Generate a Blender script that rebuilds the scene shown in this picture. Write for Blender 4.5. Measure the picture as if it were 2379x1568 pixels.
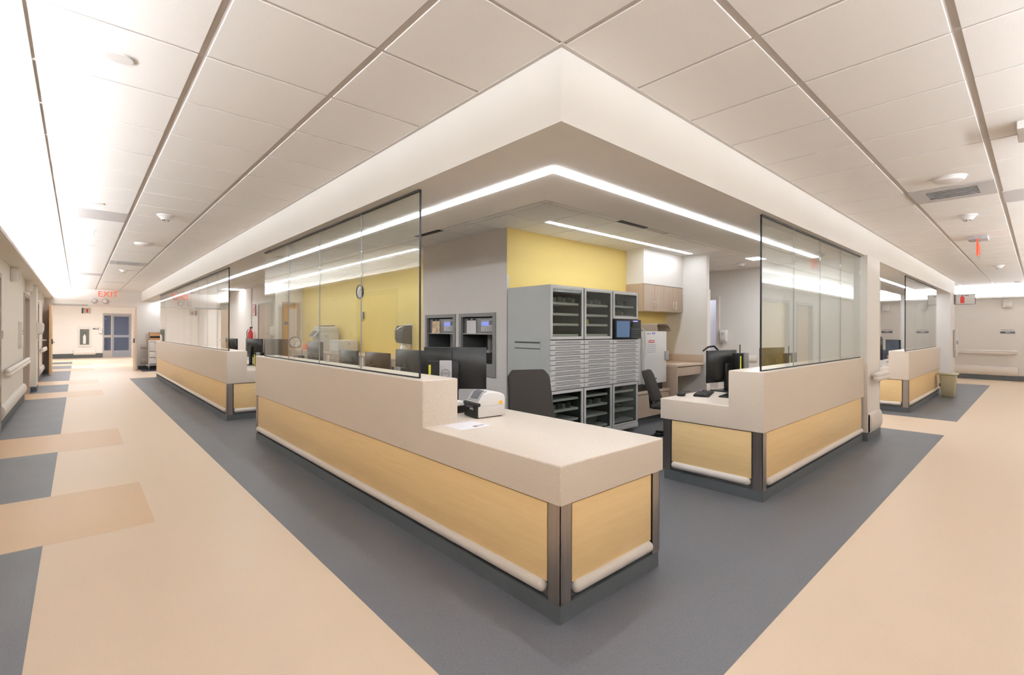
import bpy, bmesh, math, random
from mathutils import Matrix, Vector
random.seed(7)
PI = math.pi
scene = bpy.context.scene
for _o in list(bpy.data.objects):
    bpy.data.objects.remove(_o)
COL = scene.collection

# ------------------------------------------------------------------ camera
F, CY, YAW, ROLL, EYE = 1111.97, 767.945, math.radians(47.776), math.radians(0.18895), 1.41
fwd = Vector((math.cos(YAW), math.sin(YAW), 0)); rgt0 = Vector((math.sin(YAW), -math.cos(YAW), 0)); up0 = Vector((0, 0, 1))
rgt = rgt0 * math.cos(ROLL) + up0 * math.sin(ROLL); upv = up0 * math.cos(ROLL) - rgt0 * math.sin(ROLL)
cam_d = bpy.data.cameras.new('camera'); cam = bpy.data.objects.new('camera', cam_d); COL.objects.link(cam)
cam_d.sensor_fit = 'HORIZONTAL'; cam_d.sensor_width = 36.0; cam_d.lens = F / 2379 * 36.0
cam_d.shift_y = -(784 - CY) / 2379; cam_d.clip_start = 0.05; cam_d.clip_end = 100
m = Matrix((rgt, upv, -fwd)).transposed().to_4x4(); m.translation = Vector((0, 0, EYE)); cam.matrix_world = m
scene.camera = cam

# ------------------------------------------------------------------ world, exposure
wd = bpy.data.worlds.new('world'); scene.world = wd; wd.use_nodes = True
wd.node_tree.nodes['Background'].inputs[0].default_value = (1.0, 0.96, 0.9, 1); wd.node_tree.nodes['Background'].inputs[1].default_value = 0.25
vs = scene.view_settings
vs.view_transform = 'Standard'; vs.look = 'None'; vs.gamma = 1.0; vs.use_curve_mapping = False
vs.exposure = 0.12
COVE_E, STRIP_E, INNER_E, FAR_E = 140.0, 27.0, 24.0, 40.0
LIGHT_COL = (0.95, 1.0, 1.07)
try:
    scene.cycles.max_bounces = 10; scene.cycles.diffuse_bounces = 6; scene.cycles.glossy_bounces = 4
    scene.cycles.transparent_max_bounces = 24; scene.cycles.sample_clamp_indirect = 6.0
    scene.cycles.caustics_reflective = False; scene.cycles.caustics_refractive = False
    scene.cycles.use_denoising = True
except Exception:
    pass

# ------------------------------------------------------------------ materials
MATS = {}
def new_mat(name):
    mt = bpy.data.materials.new(name); mt.use_nodes = True; MATS[name] = mt
    return mt, mt.node_tree.nodes, mt.node_tree.links, mt.node_tree.nodes['Principled BSDF']
def plain(name, col, rough=0.5, metal=0.0, var=0.03, scale=30.0, bump=0.0, bscale=200.0, spec=0.5, stretch=None):
    mt, N, L, p = new_mat(name)
    p.inputs['Roughness'].default_value = rough; p.inputs['Metallic'].default_value = metal
    p.inputs['Specular IOR Level'].default_value = spec
    tc = N.new('ShaderNodeTexCoord'); mp = N.new('ShaderNodeMapping'); L.new(tc.outputs['Object'], mp.inputs['Vector'])
    if stretch: mp.inputs['Scale'].default_value = stretch
    nz = N.new('ShaderNodeTexNoise'); nz.inputs['Scale'].default_value = scale; nz.inputs['Detail'].default_value = 3
    L.new(mp.outputs[0], nz.inputs['Vector'])
    rp = N.new('ShaderNodeValToRGB'); a, b = 1 - var, 1 + var
    rp.color_ramp.elements[0].position = 0.3; rp.color_ramp.elements[1].position = 0.7
    rp.color_ramp.elements[0].color = (col[0]*a, col[1]*a, col[2]*a, 1); rp.color_ramp.elements[1].color = (min(col[0]*b, 1), min(col[1]*b, 1), min(col[2]*b, 1), 1)
    L.new(nz.outputs['Fac'], rp.inputs['Fac']); L.new(rp.outputs['Color'], p.inputs['Base Color'])
    if bump:
        n2 = N.new('ShaderNodeTexNoise'); n2.inputs['Scale'].default_value = bscale; L.new(mp.outputs[0], n2.inputs['Vector'])
        bp = N.new('ShaderNodeBump'); bp.inputs['Strength'].default_value = bump; bp.inputs['Distance'].default_value = 0.002
        L.new(n2.outputs['Fac'], bp.inputs['Height']); L.new(bp.outputs[0], p.inputs['Normal'])
    return mt
def speckle(name, col, dark, light, rough, scale=350.0, amt=0.5, spec=0.5, blot=0.04):
    """vinyl or solid surface: fine chips of two tones over a base with soft blotches"""
    mt, N, L, p = new_mat(name); p.inputs['Roughness'].default_value = rough; p.inputs['Specular IOR Level'].default_value = spec
    tc = N.new('ShaderNodeTexCoord')
    v = N.new('ShaderNodeTexNoise'); v.inputs['Scale'].default_value = scale; v.inputs['Detail'].default_value = 2; L.new(tc.outputs['Object'], v.inputs['Vector'])
    rp = N.new('ShaderNodeValToRGB'); e = rp.color_ramp.elements
    e[0].position = 0.30; e[0].color = (*dark, 1); e[1].position = 0.72; e[1].color = (*light, 1)
    x = e.new(0.42); x.color = (*col, 1); x = e.new(0.6); x.color = (*col, 1)
    L.new(v.outputs['Fac'], rp.inputs['Fac'])
    b = N.new('ShaderNodeTexNoise'); b.inputs['Scale'].default_value = 2.3; b.inputs['Detail'].default_value = 4; L.new(tc.outputs['Object'], b.inputs['Vector'])
    mr = N.new('ShaderNodeMapRange'); mr.inputs['To Min'].default_value = 1 - blot; mr.inputs['To Max'].default_value = 1 + blot; L.new(b.outputs['Fac'], mr.inputs['Value'])
    mx = N.new('ShaderNodeMix'); mx.data_type = 'RGBA'; mx.blend_type = 'MULTIPLY'; mx.inputs['Factor'].default_value = 1.0
    L.new(rp.outputs['Color'], mx.inputs['A']); L.new(mr.outputs[0], mx.inputs['B']); L.new(mx.outputs['Result'], p.inputs['Base Color'])
    r2 = N.new('ShaderNodeMapRange'); r2.inputs['To Min'].default_value = rough * 0.85; r2.inputs['To Max'].default_value = rough * 1.15; L.new(b.outputs['Fac'], r2.inputs['Value']); L.new(r2.outputs[0], p.inputs['Roughness'])
    return mt
def wood(name, c1, c2, axis, rough=0.4):
    mt, N, L, p = new_mat(name); p.inputs['Roughness'].default_value = rough
    tc = N.new('ShaderNodeTexCoord'); mp = N.new('ShaderNodeMapping'); L.new(tc.outputs['Object'], mp.inputs['Vector'])
    s = [14.0, 14.0, 14.0]; s[axis] = 0.9; mp.inputs['Scale'].default_value = s
    n = N.new('ShaderNodeTexNoise'); n.inputs['Scale'].default_value = 2.2; n.inputs['Detail'].default_value = 6; n.inputs['Roughness'].default_value = 0.6; n.inputs['Distortion'].default_value = 0.6
    L.new(mp.outputs[0], n.inputs['Vector'])
    n2 = N.new('ShaderNodeTexNoise'); n2.inputs['Scale'].default_value = 18; n2.inputs['Detail'].default_value = 3; L.new(mp.outputs[0], n2.inputs['Vector'])
    ad = N.new('ShaderNodeMath'); ad.operation = 'MULTIPLY_ADD'; ad.inputs[1].default_value = 0.22; L.new(n2.outputs['Fac'], ad.inputs[0]); L.new(n.outputs['Fac'], ad.inputs[2])
    rp = N.new('ShaderNodeValToRGB'); rp.color_ramp.elements[0].position = 0.36; rp.color_ramp.elements[1].position = 0.82
    rp.color_ramp.elements[0].color = (*c1, 1); rp.color_ramp.elements[1].color = (*c2, 1); L.new(ad.outputs[0], rp.inputs['Fac']); L.new(rp.outputs['Color'], p.inputs['Base Color'])
    return mt
def emit(name, col, e, base=(0.8, 0.8, 0.8)):
    mt, N, L, p = new_mat(name)
    p.inputs['Base Color'].default_value = (*base, 1); p.inputs['Emission Color'].default_value = (*col, 1); p.inputs['Emission Strength'].default_value = e
    return mt
def glass(name, tint, mn=0.04, gain=1.0):
    """clear sheet: Schlick reflection over a tinted see-through body"""
    mt = bpy.data.materials.new(name); mt.use_nodes = True; MATS[name] = mt; N, L = mt.node_tree.nodes, mt.node_tree.links
    N.clear(); out = N.new('ShaderNodeOutputMaterial'); g = N.new('ShaderNodeNewGeometry')
    d = N.new('ShaderNodeVectorMath'); d.operation = 'DOT_PRODUCT'; L.new(g.outputs['Normal'], d.inputs[0]); L.new(g.outputs['Incoming'], d.inputs[1])
    ab = N.new('ShaderNodeMath'); ab.operation = 'ABSOLUTE'; L.new(d.outputs['Value'], ab.inputs[0])
    om = N.new('ShaderNodeMath'); om.operation = 'SUBTRACT'; om.inputs[0].default_value = 1.0; L.new(ab.outputs[0], om.inputs[1])
    pw = N.new('ShaderNodeMath'); pw.operation = 'POWER'; pw.inputs[1].default_value = 5.0; L.new(om.outputs[0], pw.inputs[0])
    ma = N.new('ShaderNodeMath'); ma.operation = 'MULTIPLY_ADD'; ma.inputs[1].default_value = (1 - mn) * gain; ma.inputs[2].default_value = mn; ma.use_clamp = True; L.new(pw.outputs[0], ma.inputs[0])
    tr = N.new('ShaderNodeBsdfTransparent'); tr.inputs[0].default_value = (*tint, 1); gl = N.new('ShaderNodeBsdfGlossy'); gl.inputs['Roughness'].default_value = 0.0
    mx = N.new('ShaderNodeMixShader'); L.new(ma.outputs[0], mx.inputs[0]); L.new(tr.outputs[0], mx.inputs[1]); L.new(gl.outputs[0], mx.inputs[2]); L.new(mx.outputs[0], out.inputs[0])
    return mt

plain('wall', (0.84, 0.805, 0.76), 0.6, var=0.012, scale=3, bump=0.05, bscale=350)
plain('wall_grey', (0.76, 0.715, 0.69), 0.6, var=0.012, scale=3, bump=0.05, bscale=350)
plain('yellow', (0.80, 0.61, 0.21), 0.6, var=0.012, scale=3, bump=0.05, bscale=350)
plain('soffit', (0.80, 0.765, 0.71), 0.6, var=0.01, scale=3)
plain('tile', (0.86, 0.825, 0.785), 0.8, var=0.02, scale=120, bump=0.25, bscale=420)
plain('cove_bounce_white', (0.93, 0.925, 0.91), 0.6, var=0.005, scale=3)
plain('tee', (0.56, 0.515, 0.48), 0.5, var=0.01)
plain('panel_grey', (0.55, 0.52, 0.51), 0.5, var=0.01)
speckle('floor_beige', (0.72, 0.565, 0.42), (0.60, 0.45, 0.32), (0.80, 0.66, 0.52), 0.42, 260)
speckle('floor_tan', (0.66, 0.465, 0.29), (0.56, 0.38, 0.22), (0.72, 0.53, 0.35), 0.42, 260)
speckle('floor_grey', (0.118, 0.120, 0.133), (0.066, 0.067, 0.077), (0.20, 0.20, 0.213), 0.50, 230, blot=0.08)
speckle('solid', (0.72, 0.625, 0.53), (0.62, 0.53, 0.44), (0.79, 0.71, 0.63), 0.33, 130, blot=0.03)
wood('maple_x', (0.82, 0.585, 0.285), (0.88, 0.65, 0.335), 0)
wood('maple_y', (0.82, 0.585, 0.285), (0.88, 0.65, 0.335), 1)
wood('maple_z', (0.60, 0.36, 0.17), (0.72, 0.49, 0.27), 2)
wood('taupe', (0.46, 0.345, 0.255), (0.54, 0.42, 0.32), 2)
wood('taupe_top', (0.58, 0.45, 0.34), (0.66, 0.53, 0.41), 0, 0.35)
plain('steel', (0.42, 0.38, 0.35), 0.33, 1.0, var=0.1, scale=60, stretch=(3, 3, 0.04))
plain('chrome', (0.75, 0.73, 0.70), 0.18, 1.0, var=0.02)
plain('kick', (0.088, 0.098, 0.102), 0.45, var=0.04)
plain('rail', (0.80, 0.745, 0.69), 0.45, var=0.01)
plain('black', (0.006, 0.0055, 0.0055), 0.5, spec=0.3, var=0.1)
plain('shell', (0.009, 0.0085, 0.008), 0.38, var=0.1, scale=60, spec=0.35)
plain('charcoal', (0.032, 0.027, 0.024), 0.85, spec=0.25, var=0.12, scale=300, bump=0.3, bscale=600)
plain('white', (0.82, 0.79, 0.77), 0.4, var=0.01)
plain('offwhite', (0.72, 0.69, 0.66), 0.45, var=0.01)
plain('copier', (0.60, 0.56, 0.52), 0.45, var=0.01)
plain('cab', (0.52, 0.535, 0.53), 0.42, var=0.02, scale=4)
plain('cab_light', (0.71, 0.69, 0.685), 0.4, var=0.01)
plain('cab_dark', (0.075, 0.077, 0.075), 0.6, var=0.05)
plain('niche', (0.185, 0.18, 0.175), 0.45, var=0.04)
plain('niche_face', (0.25, 0.245, 0.24), 0.45, var=0.04)
plain('frame_grey', (0.43, 0.395, 0.37), 0.5, var=0.02)
plain('blue_grey', (0.30, 0.32, 0.37), 0.4, var=0.02)
plain('dark_glass', (0.07, 0.10, 0.14), 0.08, var=0.3, scale=4)
plain('red', (0.62, 0.04, 0.035), 0.4, var=0.02)
plain('orange', (0.85, 0.20, 0.04), 0.5, var=0.02)
plain('blue', (0.10, 0.19, 0.42), 0.5, var=0.02)
plain('violet', (0.20, 0.14, 0.75), 0.4, var=0.02)
plain('lime', (0.75, 0.72, 0.05), 0.5, var=0.02)
plain('amber', (0.90, 0.48, 0.02), 0.5, var=0.02)
plain('paper', (0.83, 0.80, 0.82), 0.6, var=0.02)
plain('ink', (0.10, 0.10, 0.11), 0.6, var=0.1)
plain('print_grey', (0.45, 0.44, 0.45), 0.6, var=0.1)
plain('cardboard', (0.50, 0.28, 0.13), 0.7, var=0.05)
plain('bin', (0.50, 0.47, 0.33), 0.5, var=0.02)
plain('bag', (0.34, 0.35, 0.33), 0.2, var=0.35, scale=25)
plain('skin', (0.55, 0.33, 0.25), 0.5, var=0.03)
plain('hair', (0.02, 0.015, 0.012), 0.5, var=0.1)
plain('cloth', (0.03, 0.04, 0.07), 0.8, var=0.05)
plain('colour_list', (0.70, 0.52, 0.33), 0.6, var=0.45, scale=14)
plain('machine', (0.36, 0.30, 0.24), 0.5, var=0.03)
plain('smoke_plastic', (0.09, 0.085, 0.08), 0.15, var=0.1)
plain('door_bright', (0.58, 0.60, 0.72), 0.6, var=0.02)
emit('cove_lamp', LIGHT_COL, COVE_E)
emit('strip_lamp', LIGHT_COL, STRIP_E)
emit('inner_lamp', LIGHT_COL, INNER_E)
emit('far_lamp', LIGHT_COL, FAR_E)
emit('exit_red', (1.0, 0.085, 0.025), 1.15, (0.30, 0.01, 0.005))
emit('added_lamp', (0.85, 0.92, 1.2), 7.0)
emit('back_lamp', LIGHT_COL, 7.0)
emit('lcd_blue', (0.25, 0.33, 0.95), 0.75, (0.05, 0.05, 0.08))
emit('screen_blue', (0.10, 0.19, 0.36), 0.55, (0.02, 0.03, 0.05))
emit('led_violet', (0.25, 0.2, 1.0), 1.2)
glass('pane', (0.965, 0.985, 0.965), 0.042, 1.2)
glass('cab_pane', (0.80, 0.83, 0.80), 0.05)
glass('door_pane', (0.55, 0.62, 0.72), 0.05)

# ------------------------------------------------------------------ mesh helpers
class MB:
    def __init__(s): s.bm = bmesh.new()
    def box(s, x0, x1, y0, y1, z0, z1, bev=0.0, seg=2):
        if x1 < x0: x0, x1 = x1, x0
        if y1 < y0: y0, y1 = y1, y0
        if z1 < z0: z0, z1 = z1, z0
        M = Matrix.Translation(((x0+x1)/2, (y0+y1)/2, (z0+z1)/2)) @ Matrix.Diagonal((x1-x0, y1-y0, z1-z0, 1))
        r = bmesh.ops.create_cube(s.bm, size=1, matrix=M)
        if bev:
            es = {e for v in r['verts'] for e in v.link_edges}
            bmesh.ops.bevel(s.bm, geom=list(es), offset=bev, segments=seg, profile=0.5, affect='EDGES')
        return s
    def prism(s, pts, to3, d0, d1, bev=0.0, pred=None, seg=2):
        """polygon pts (2-D) extruded between d0 and d1; to3(u, v, d) places a point"""
        a = [s.bm.verts.new(to3(u, v, d0)) for u, v in pts]; b = [s.bm.verts.new(to3(u, v, d1)) for u, v in pts]
        n = len(pts); fs = [s.bm.faces.new(a), s.bm.faces.new(b[::-1])]
        for i in range(n): fs.append(s.bm.faces.new((a[i], b[i], b[(i+1) % n], a[(i+1) % n])))
        bmesh.ops.recalc_face_normals(s.bm, faces=fs)
        if bev:
            es = {e for f in fs for e in f.edges}
            if pred: es = {e for e in es if pred((e.verts[0].co + e.verts[1].co) / 2)}
            if es: bmesh.ops.bevel(s.bm, geom=list(es), offset=bev, segments=seg, profile=0.5, affect='EDGES')
        return s
    def tube(s, pts, r, n=10, cap=True):
        pts = [Vector(p) for p in pts]; rings = []
        rr = r if isinstance(r, (list, tuple)) else [r] * len(pts)
        prev = None
        for i, p in enumerate(pts):
            t = (pts[min(i+1, len(pts)-1)] - pts[max(i-1, 0)]).normalized()
            if prev is None:
                a = Vector((0, 0, 1)) if abs(t.z) < 0.9 else Vector((1, 0, 0)); u = t.cross(a).normalized()
            else:
                u = (prev - t * prev.dot(t)).normalized()
            prev = u; w = t.cross(u)
            rings.append([s.bm.verts.new(p + (u * math.cos(2*PI*k/n) + w * math.sin(2*PI*k/n)) * rr[i]) for k in range(n)])
        fs = []
        for a, b in zip(rings, rings[1:]):
            for k in range(n): fs.append(s.bm.faces.new((a[k], a[(k+1) % n], b[(k+1) % n], b[k])))
        if cap: fs.append(s.bm.faces.new(rings[0][::-1])); fs.append(s.bm.faces.new(rings[-1]))
        bmesh.ops.recalc_face_normals(s.bm, faces=fs)
        return s
    def capsule(s, p0, p1, r, n=14, k=5):
        p0, p1 = Vector(p0), Vector(p1); t = (p1 - p0).normalized(); P, Rr = [], []
        for i in range(k + 1):
            a = PI/2 * i / k; P.append(p0 + t * r * (1 - math.cos(a))); Rr.append(max(r * math.sin(a), r * 0.04))
        for i in range(k + 1):
            a = PI/2 * i / k; P.append(p1 - t * r * (1 - math.cos(PI/2 - a))); Rr.append(max(r * math.sin(PI/2 - a), r * 0.04))
        return s.tube(P, Rr, n)
    def lathe(s, prof, c=(0, 0, 0), n=24, axis='Z'):
        c = Vector(c); rings = []
        def pt(r, h, a):
            x, y = r * math.cos(a), r * math.sin(a)
            return c + (Vector((x, y, h)) if axis == 'Z' else Vector((h, x, y)) if axis == 'X' else Vector((x, h, y)))
        for r, h in prof: rings.append([s.bm.verts.new(pt(max(r, 1e-4), h, 2*PI*k/n)) for k in range(n)])
        fs = []
        for a, b in zip(rings, rings[1:]):
            for k in range(n): fs.append(s.bm.faces.new((a[k], a[(k+1) % n], b[(k+1) % n], b[k])))
        fs.append(s.bm.faces.new(rings[0][::-1])); fs.append(s.bm.faces.new(rings[-1]))
        bmesh.ops.recalc_face_normals(s.bm, faces=fs)
        return s
    def text(s, body, size, M, depth=0.002):
        cu = bpy.data.curves.new('t', 'FONT'); cu.body = body; cu.size = size; cu.extrude = depth; cu.align_x = 'CENTER'; cu.align_y = 'CENTER'; cu.resolution_u = 2
        o = bpy.data.objects.new('t', cu); COL.objects.link(o); bpy.context.view_layer.update()
        me = bpy.data.meshes.new_from_object(o.evaluated_get(bpy.context.evaluated_depsgraph_get()))
        me.transform(M); s.bm.from_mesh(me); bpy.data.objects.remove(o); bpy.data.meshes.remove(me); bpy.data.curves.remove(cu)
        return s
    def mesh(s, name, mat, smooth=None):
        me = bpy.data.meshes.new(name); s.bm.to_mesh(me); s.bm.free(); me.materials.append(MATS[mat])
        if smooth:
            for p in me.polygons: p.use_smooth = True
            try: me.set_sharp_from_angle(angle=math.radians(smooth))
            except Exception: pass
        return me
    def build(s, name, mat, parent=None, smooth=35, loc=None, rot=None):
        o = bpy.data.objects.new(name, s.mesh(name, mat, smooth)); COL.objects.link(o); o.parent = parent
        if loc: o.location = loc
        if rot: o.rotation_euler = rot
        return o
def tag(o, label=None, cat=None, group=None, kind=None):
    if label: o['label'] = label
    if cat: o['category'] = cat
    if group: o['group'] = group
    if kind: o['kind'] = kind
    return o
def thing(name, label, cat, loc=(0, 0, 0), rz=0.0, group=None):
    o = bpy.data.objects.new(name, None); COL.objects.link(o); o.location = loc; o.rotation_euler = (0, 0, rz); o.empty_display_size = 0.05
    return tag(o, label, cat, group)
def share(name, me, parent=None, loc=(0, 0, 0)):
    o = bpy.data.objects.new(name, me); COL.objects.link(o); o.parent = parent; o.location = loc
    return o
def copy_tree(o, parent=None):
    c = o.copy(); COL.objects.link(c); c.parent = parent
    for ch in list(o.children): copy_tree(ch, c)
    return c
def struct(o, label, cat): return tag(o, label, cat, kind='structure')
LX = lambda a, b, z: (b, a, z)      # run along Y, depth along X
RX = lambda a, b, z: (a, b, z)      # run along X, depth along Y

# ------------------------------------------------------------------ room constants
ZC, ZS = 2.74, 2.391
SX, SY = 1.673, 1.505               # soffit faces
SXI, SYI = 2.595, 2.488             # inner soffit edges
WX, WY = -0.79, -1.03               # outer corridor walls
EY, EX = 21.4, 20.0                 # far ends
LIPX, LIPY, ZLIP = -0.575, -0.81, 2.405

# ------------------------------------------------------------------ floor
fl = struct(MB().box(-1.6, 24, -2.2, 34, -0.10, 0.0).build('floor', 'floor_beige'), 'speckled beige vinyl floor of the corridors', 'floor')
def inlay(x0, x1, y0, y1, mat): return MB().box(x0, x1, y0, y1, -0.01, 0.0008).build('floor_inlay', mat, fl, smooth=None)
inlay(1.10, 8.76, 0.868, 17.55, 'floor_grey')
inlay(10.23, 17.9, 0.868, 4.6, 'floor_grey')
inlay(1.6, 2.9, 20.0, 21.4, 'floor_grey')
yy = [(-1.0, 1.19, 'g'), (1.19, 2.4, 't')]
rows = [(2.40, 4.352, 'g'), (4.352, 5.59, 't'), (5.59, 7.56, 'g'), (7.56, 8.83, 't'), (8.83, 13.52, 'g'), (13.52, 14.72, 't'), (14.72, 16.68, 'g'), (16.68, 17.87, 't'), (17.87, 22.0, 'g'), (22.0, 23.2, 't'), (23.2, 25.2, 'g'), (25.2, 26.4, 't'), (26.4, 28.0, 'g')]
for y0, y1, k in rows:
    inlay(WX, -0.165 if k == 'g' else 0.425, y0, y1, 'floor_grey' if k == 'g' else 'floor_tan')
# grey borders either side of the tan and grey pieces stop at the wall

# ------------------------------------------------------------------ ceilings (grid plate + lay-in tiles)
def ceiling(label, x0, x1, y0, y1):
    return struct(MB().box(x0, x1, y0, y1, ZC + 0.007, ZC + 0.05).build('ceiling', 'tee', smooth=None), label, 'ceiling')
def tiles(par, xs, ys, gx, gy, near):
    """tiles between grid lines; gx, gy: gap widths at the x lines and the y lines"""
    cache = {}; far = MB(); nf = 0
    for i in range(len(xs) - 1):
        for j in range(len(ys) - 1):
            x0, x1, y0, y1 = xs[i] + gx/2, xs[i+1] - gx/2, ys[j] + gy/2, ys[j+1] - gy/2
            if (round(xs[i], 3), round(ys[j], 3)) in SKIP: continue
            if near((x0+x1)/2, (y0+y1)/2):
                k = (round(x1 - x0, 3), round(y1 - y0, 3))
                if k not in cache:
                    w, d = k; cache[k] = MB().box(-w/2, w/2, -d/2, d/2, 0, 0.016, 0.0015, 1).mesh('ceiling_tile', 'tile')
                share('ceiling_tile', cache[k], par, ((x0+x1)/2, (y0+y1)/2, ZC))
            else:
                far.box(x0, x1, y0, y1, ZC, ZC + 0.016); nf += 1
    if nf: far.build('ceiling_tile_field', 'tile', par, smooth=None)['kind'] = 'stuff'
SKIP = set()
XL = [WX, -0.153, 0.446, 1.061, SX]; YL = [-1.03] + [1.49 + 0.62 * k for k in range(-3, 33)]
YL[-1] = 21.33
SKIP |= {(-0.153, round(YL[13], 3)), (-0.153, round(YL[26], 3)), (0.446, round(YL[21], 3))}
cl = ceiling('white lay-in tile ceiling over the left corridor', WX, SX, WY, EY)
tiles(cl, XL, YL, 0.034, 0.019, lambda x, y: y < 13.5)
XR = [SX + 0.601 * k for k in range(0, 31)]; YR = [WY, -0.365, 0.25, 0.865, SY]
SKIP |= {(round(XR[7], 3), 0.25), (round(XR[8], 3), -0.365)}
cr = ceiling('white lay-in tile ceiling over the right corridor', SX, EX, WY, SY)
tiles(cr, XR, YR, 0.019, 0.034, lambda x, y: x < 13.0)
ce = ceiling('lay-in tile ceiling beyond the end of the soffit', 17.13, EX, SY, 6.0)
tiles(ce, [17.13 + 0.6 * k for k in range(5)] + [EX], [SY + 0.62 * k for k in range(8)], 0.015, 0.03, lambda x, y: True)
ci = ceiling('lay-in tile ceiling inside the nurse station', SXI, 10.49, SYI, 19.8)
XI = [2.595, 3.025, 3.54] + [3.64 + 0.607 * k for k in range(0, 11)] + [10.3]; YI = [2.49, 2.86, 3.375] + [3.47 + 0.628 * k for k in range(0, 25)]
def inner_near(x, y): return y < 4.7 or (x < 5.0 and y < 9.0)
SKIP |= {(5.461, 3.375), (3.54, round(YI[6], 3))}
tiles(ci, XI, YI, 0.017, 0.017, inner_near)
# grey lay-in panels in place of a tile
def lay_panel(x0, x1, y0, y1, label, par):
    o = MB().box(x0 + 0.017, x1 - 0.017, y0 + 0.008, y1 - 0.008, ZC, ZC + 0.012).build('access_panel', 'panel_grey', None, smooth=None); tag(o, label, 'ceiling panel')
lay_panel(-0.153, 0.446, YL[13], YL[14], 'grey metal access panel in the left corridor ceiling, nearer one', cl)
lay_panel(-0.153, 0.446, YL[26], YL[27], 'grey metal access panel in the left corridor ceiling, farther one', cl)
lay_panel(XR[8] , XR[9], -0.365, 0.25, 'grey metal access panel in the right corridor ceiling beside the air vent', cr)

# ------------------------------------------------------------------ soffit (L-shaped dropped band)
sf = bpy.data.objects.new('soffit', None); COL.objects.link(sf); struct(sf, 'cream L-shaped dropped soffit over the nurse station counters', 'soffit')
so = MB()
so.prism([(SX, SY), (17.13, SY), (17.13, SYI), (SXI, SYI), (SXI, EY), (SX, EY)], lambda u, v, d: (u, v, d), ZS, ZC + 0.008)
so.build('soffit_band', 'soffit', sf, smooth=None)
tr = MB().prism([(SX - 0.022, SY - 0.022), (17.13, SY - 0.022), (17.13, SY), (SX, SY), (SX, EY), (SX - 0.022, EY)], lambda u, v, d: (u, v, d), ZC - 0.004, ZC + 0.006)
tr.build('edge_moulding', 'tee', sf, smooth=None)

# ------------------------------------------------------------------ walls of the two corridors
def wall(name, label, boxes, mat='wall'):
    b = MB()
    for bx in boxes: b.box(*bx)
    return struct(b.build(name, mat, smooth=None), label, 'wall')
def with_openings(run0, run1, ops, z1, f):
    """boxes of a wall along a run with door openings (a0, a1, h)"""
    out, a = [], run0
    for o0, o1, h in ops:
        out.append(f(a, o0, 0, z1)); out.append(f(o0, o1, h, z1)); a = o1
    out.append(f(a, run1, 0, z1)); return out
LDOORS = [(3.1, 4.3, 2.12), (7.9, 9.5, 2.12), (13.45, 14.75, 2.08), (16.95, 18.15, 2.08)]
wl = wall('wall_left', 'cream corridor wall on the left with door recesses', with_openings(WY, EY + 0.14, LDOORS, 2.76, lambda a, b, z0, z1: (WX - 0.14, WX, a, b, z0, z1)))
RDOORS = [(4.2, 5.4, 2.12), (11.2, 13.0, 2.12), (13.6, 14.8, 2.12)]
wr = wall('wall_right', 'cream corridor wall behind the right edge of the photo', with_openings(WX - 0.14, EX, RDOORS, 2.76, lambda a, b, z0, z1: (a, b, WY - 0.14, WY, z0, z1)))
# coves: a shelf with a low lip and a lamp strip that washes the wall and the ceiling
def cove(name, label, f, g, run0, run1, mount):
    o = bpy.data.objects.new(name, None); COL.objects.link(o); struct(o, label, 'cove')
    f(MB(), run0, run1, 0.0, 1.0, ZLIP, ZLIP + 0.025).build('cove_shelf', 'wall', o, smooth=None)
    f(MB(), run0, run1, 0.0, 0.06, ZLIP + 0.025, ZLIP + 0.044).build('cove_lip', 'wall', o, smooth=None)
    f(MB(), run0, run1, 0.985, 1.0, ZLIP + 0.025, ZC).build('cove_bounce_plate', 'cove_bounce_white', o, smooth=None)  # white plate added to brighten the cove wall and its reflection in the glass
    t = thing('cove_light', mount, 'light fixture')
    f(MB(), run0 + 0.05, run1 - 0.05, 0.40, 0.90, ZLIP + 0.0252, ZLIP + 0.05).build('housing', 'white', t, smooth=None)
    g(MB(), run0 + 0.06, run1 - 0.06, [(0.44, ZLIP + 0.0505), (0.86, ZLIP + 0.0505), (0.86, ZLIP + 0.0565), (0.44, ZLIP + 0.0565)]).build('diffuser', 'cove_lamp', t, smooth=None)
dL, dR = LIPX - WX, LIPY - WY
cove('cove_left', 'lit cove shelf along the top of the left corridor wall', lambda b, r0, r1, u0, u1, z0, z1: b.box(LIPX - dL*u1, LIPX - dL*u0, r0, r1, z0, z1), lambda b, r0, r1, pf: b.prism(pf, lambda u, v, d: (LIPX - dL*u, d, v), r0, r1), WY, EY, 'long cove light washing the ceiling of the left corridor')
cove('cove_right', 'lit cove shelf along the top of the right corridor wall', lambda b, r0, r1, u0, u1, z0, z1: b.box(r0, r1, LIPY - dR*u1, LIPY - dR*u0, z0, z1), lambda b, r0, r1, pf: b.prism(pf, lambda u, v, d: (d, LIPY - dR*u, v), r0, r1), LIPX, EX - 0.22, 'long cove light washing the ceiling of the right corridor')
cove('cove_end', 'lit cove shelf across the end wall of the right corridor', lambda b, r0, r1, u0, u1, z0, z1: b.box(EX - 0.22 + 0.22*u0, EX - 0.22 + 0.22*u1, r0, r1, z0, z1), lambda b, r0, r1, pf: b.prism(pf, lambda u, v, d: (EX - 0.22 + 0.22*u, d, v), r0, r1), WY, 6.0, 'cove light above the end wall of the right corridor')
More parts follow.
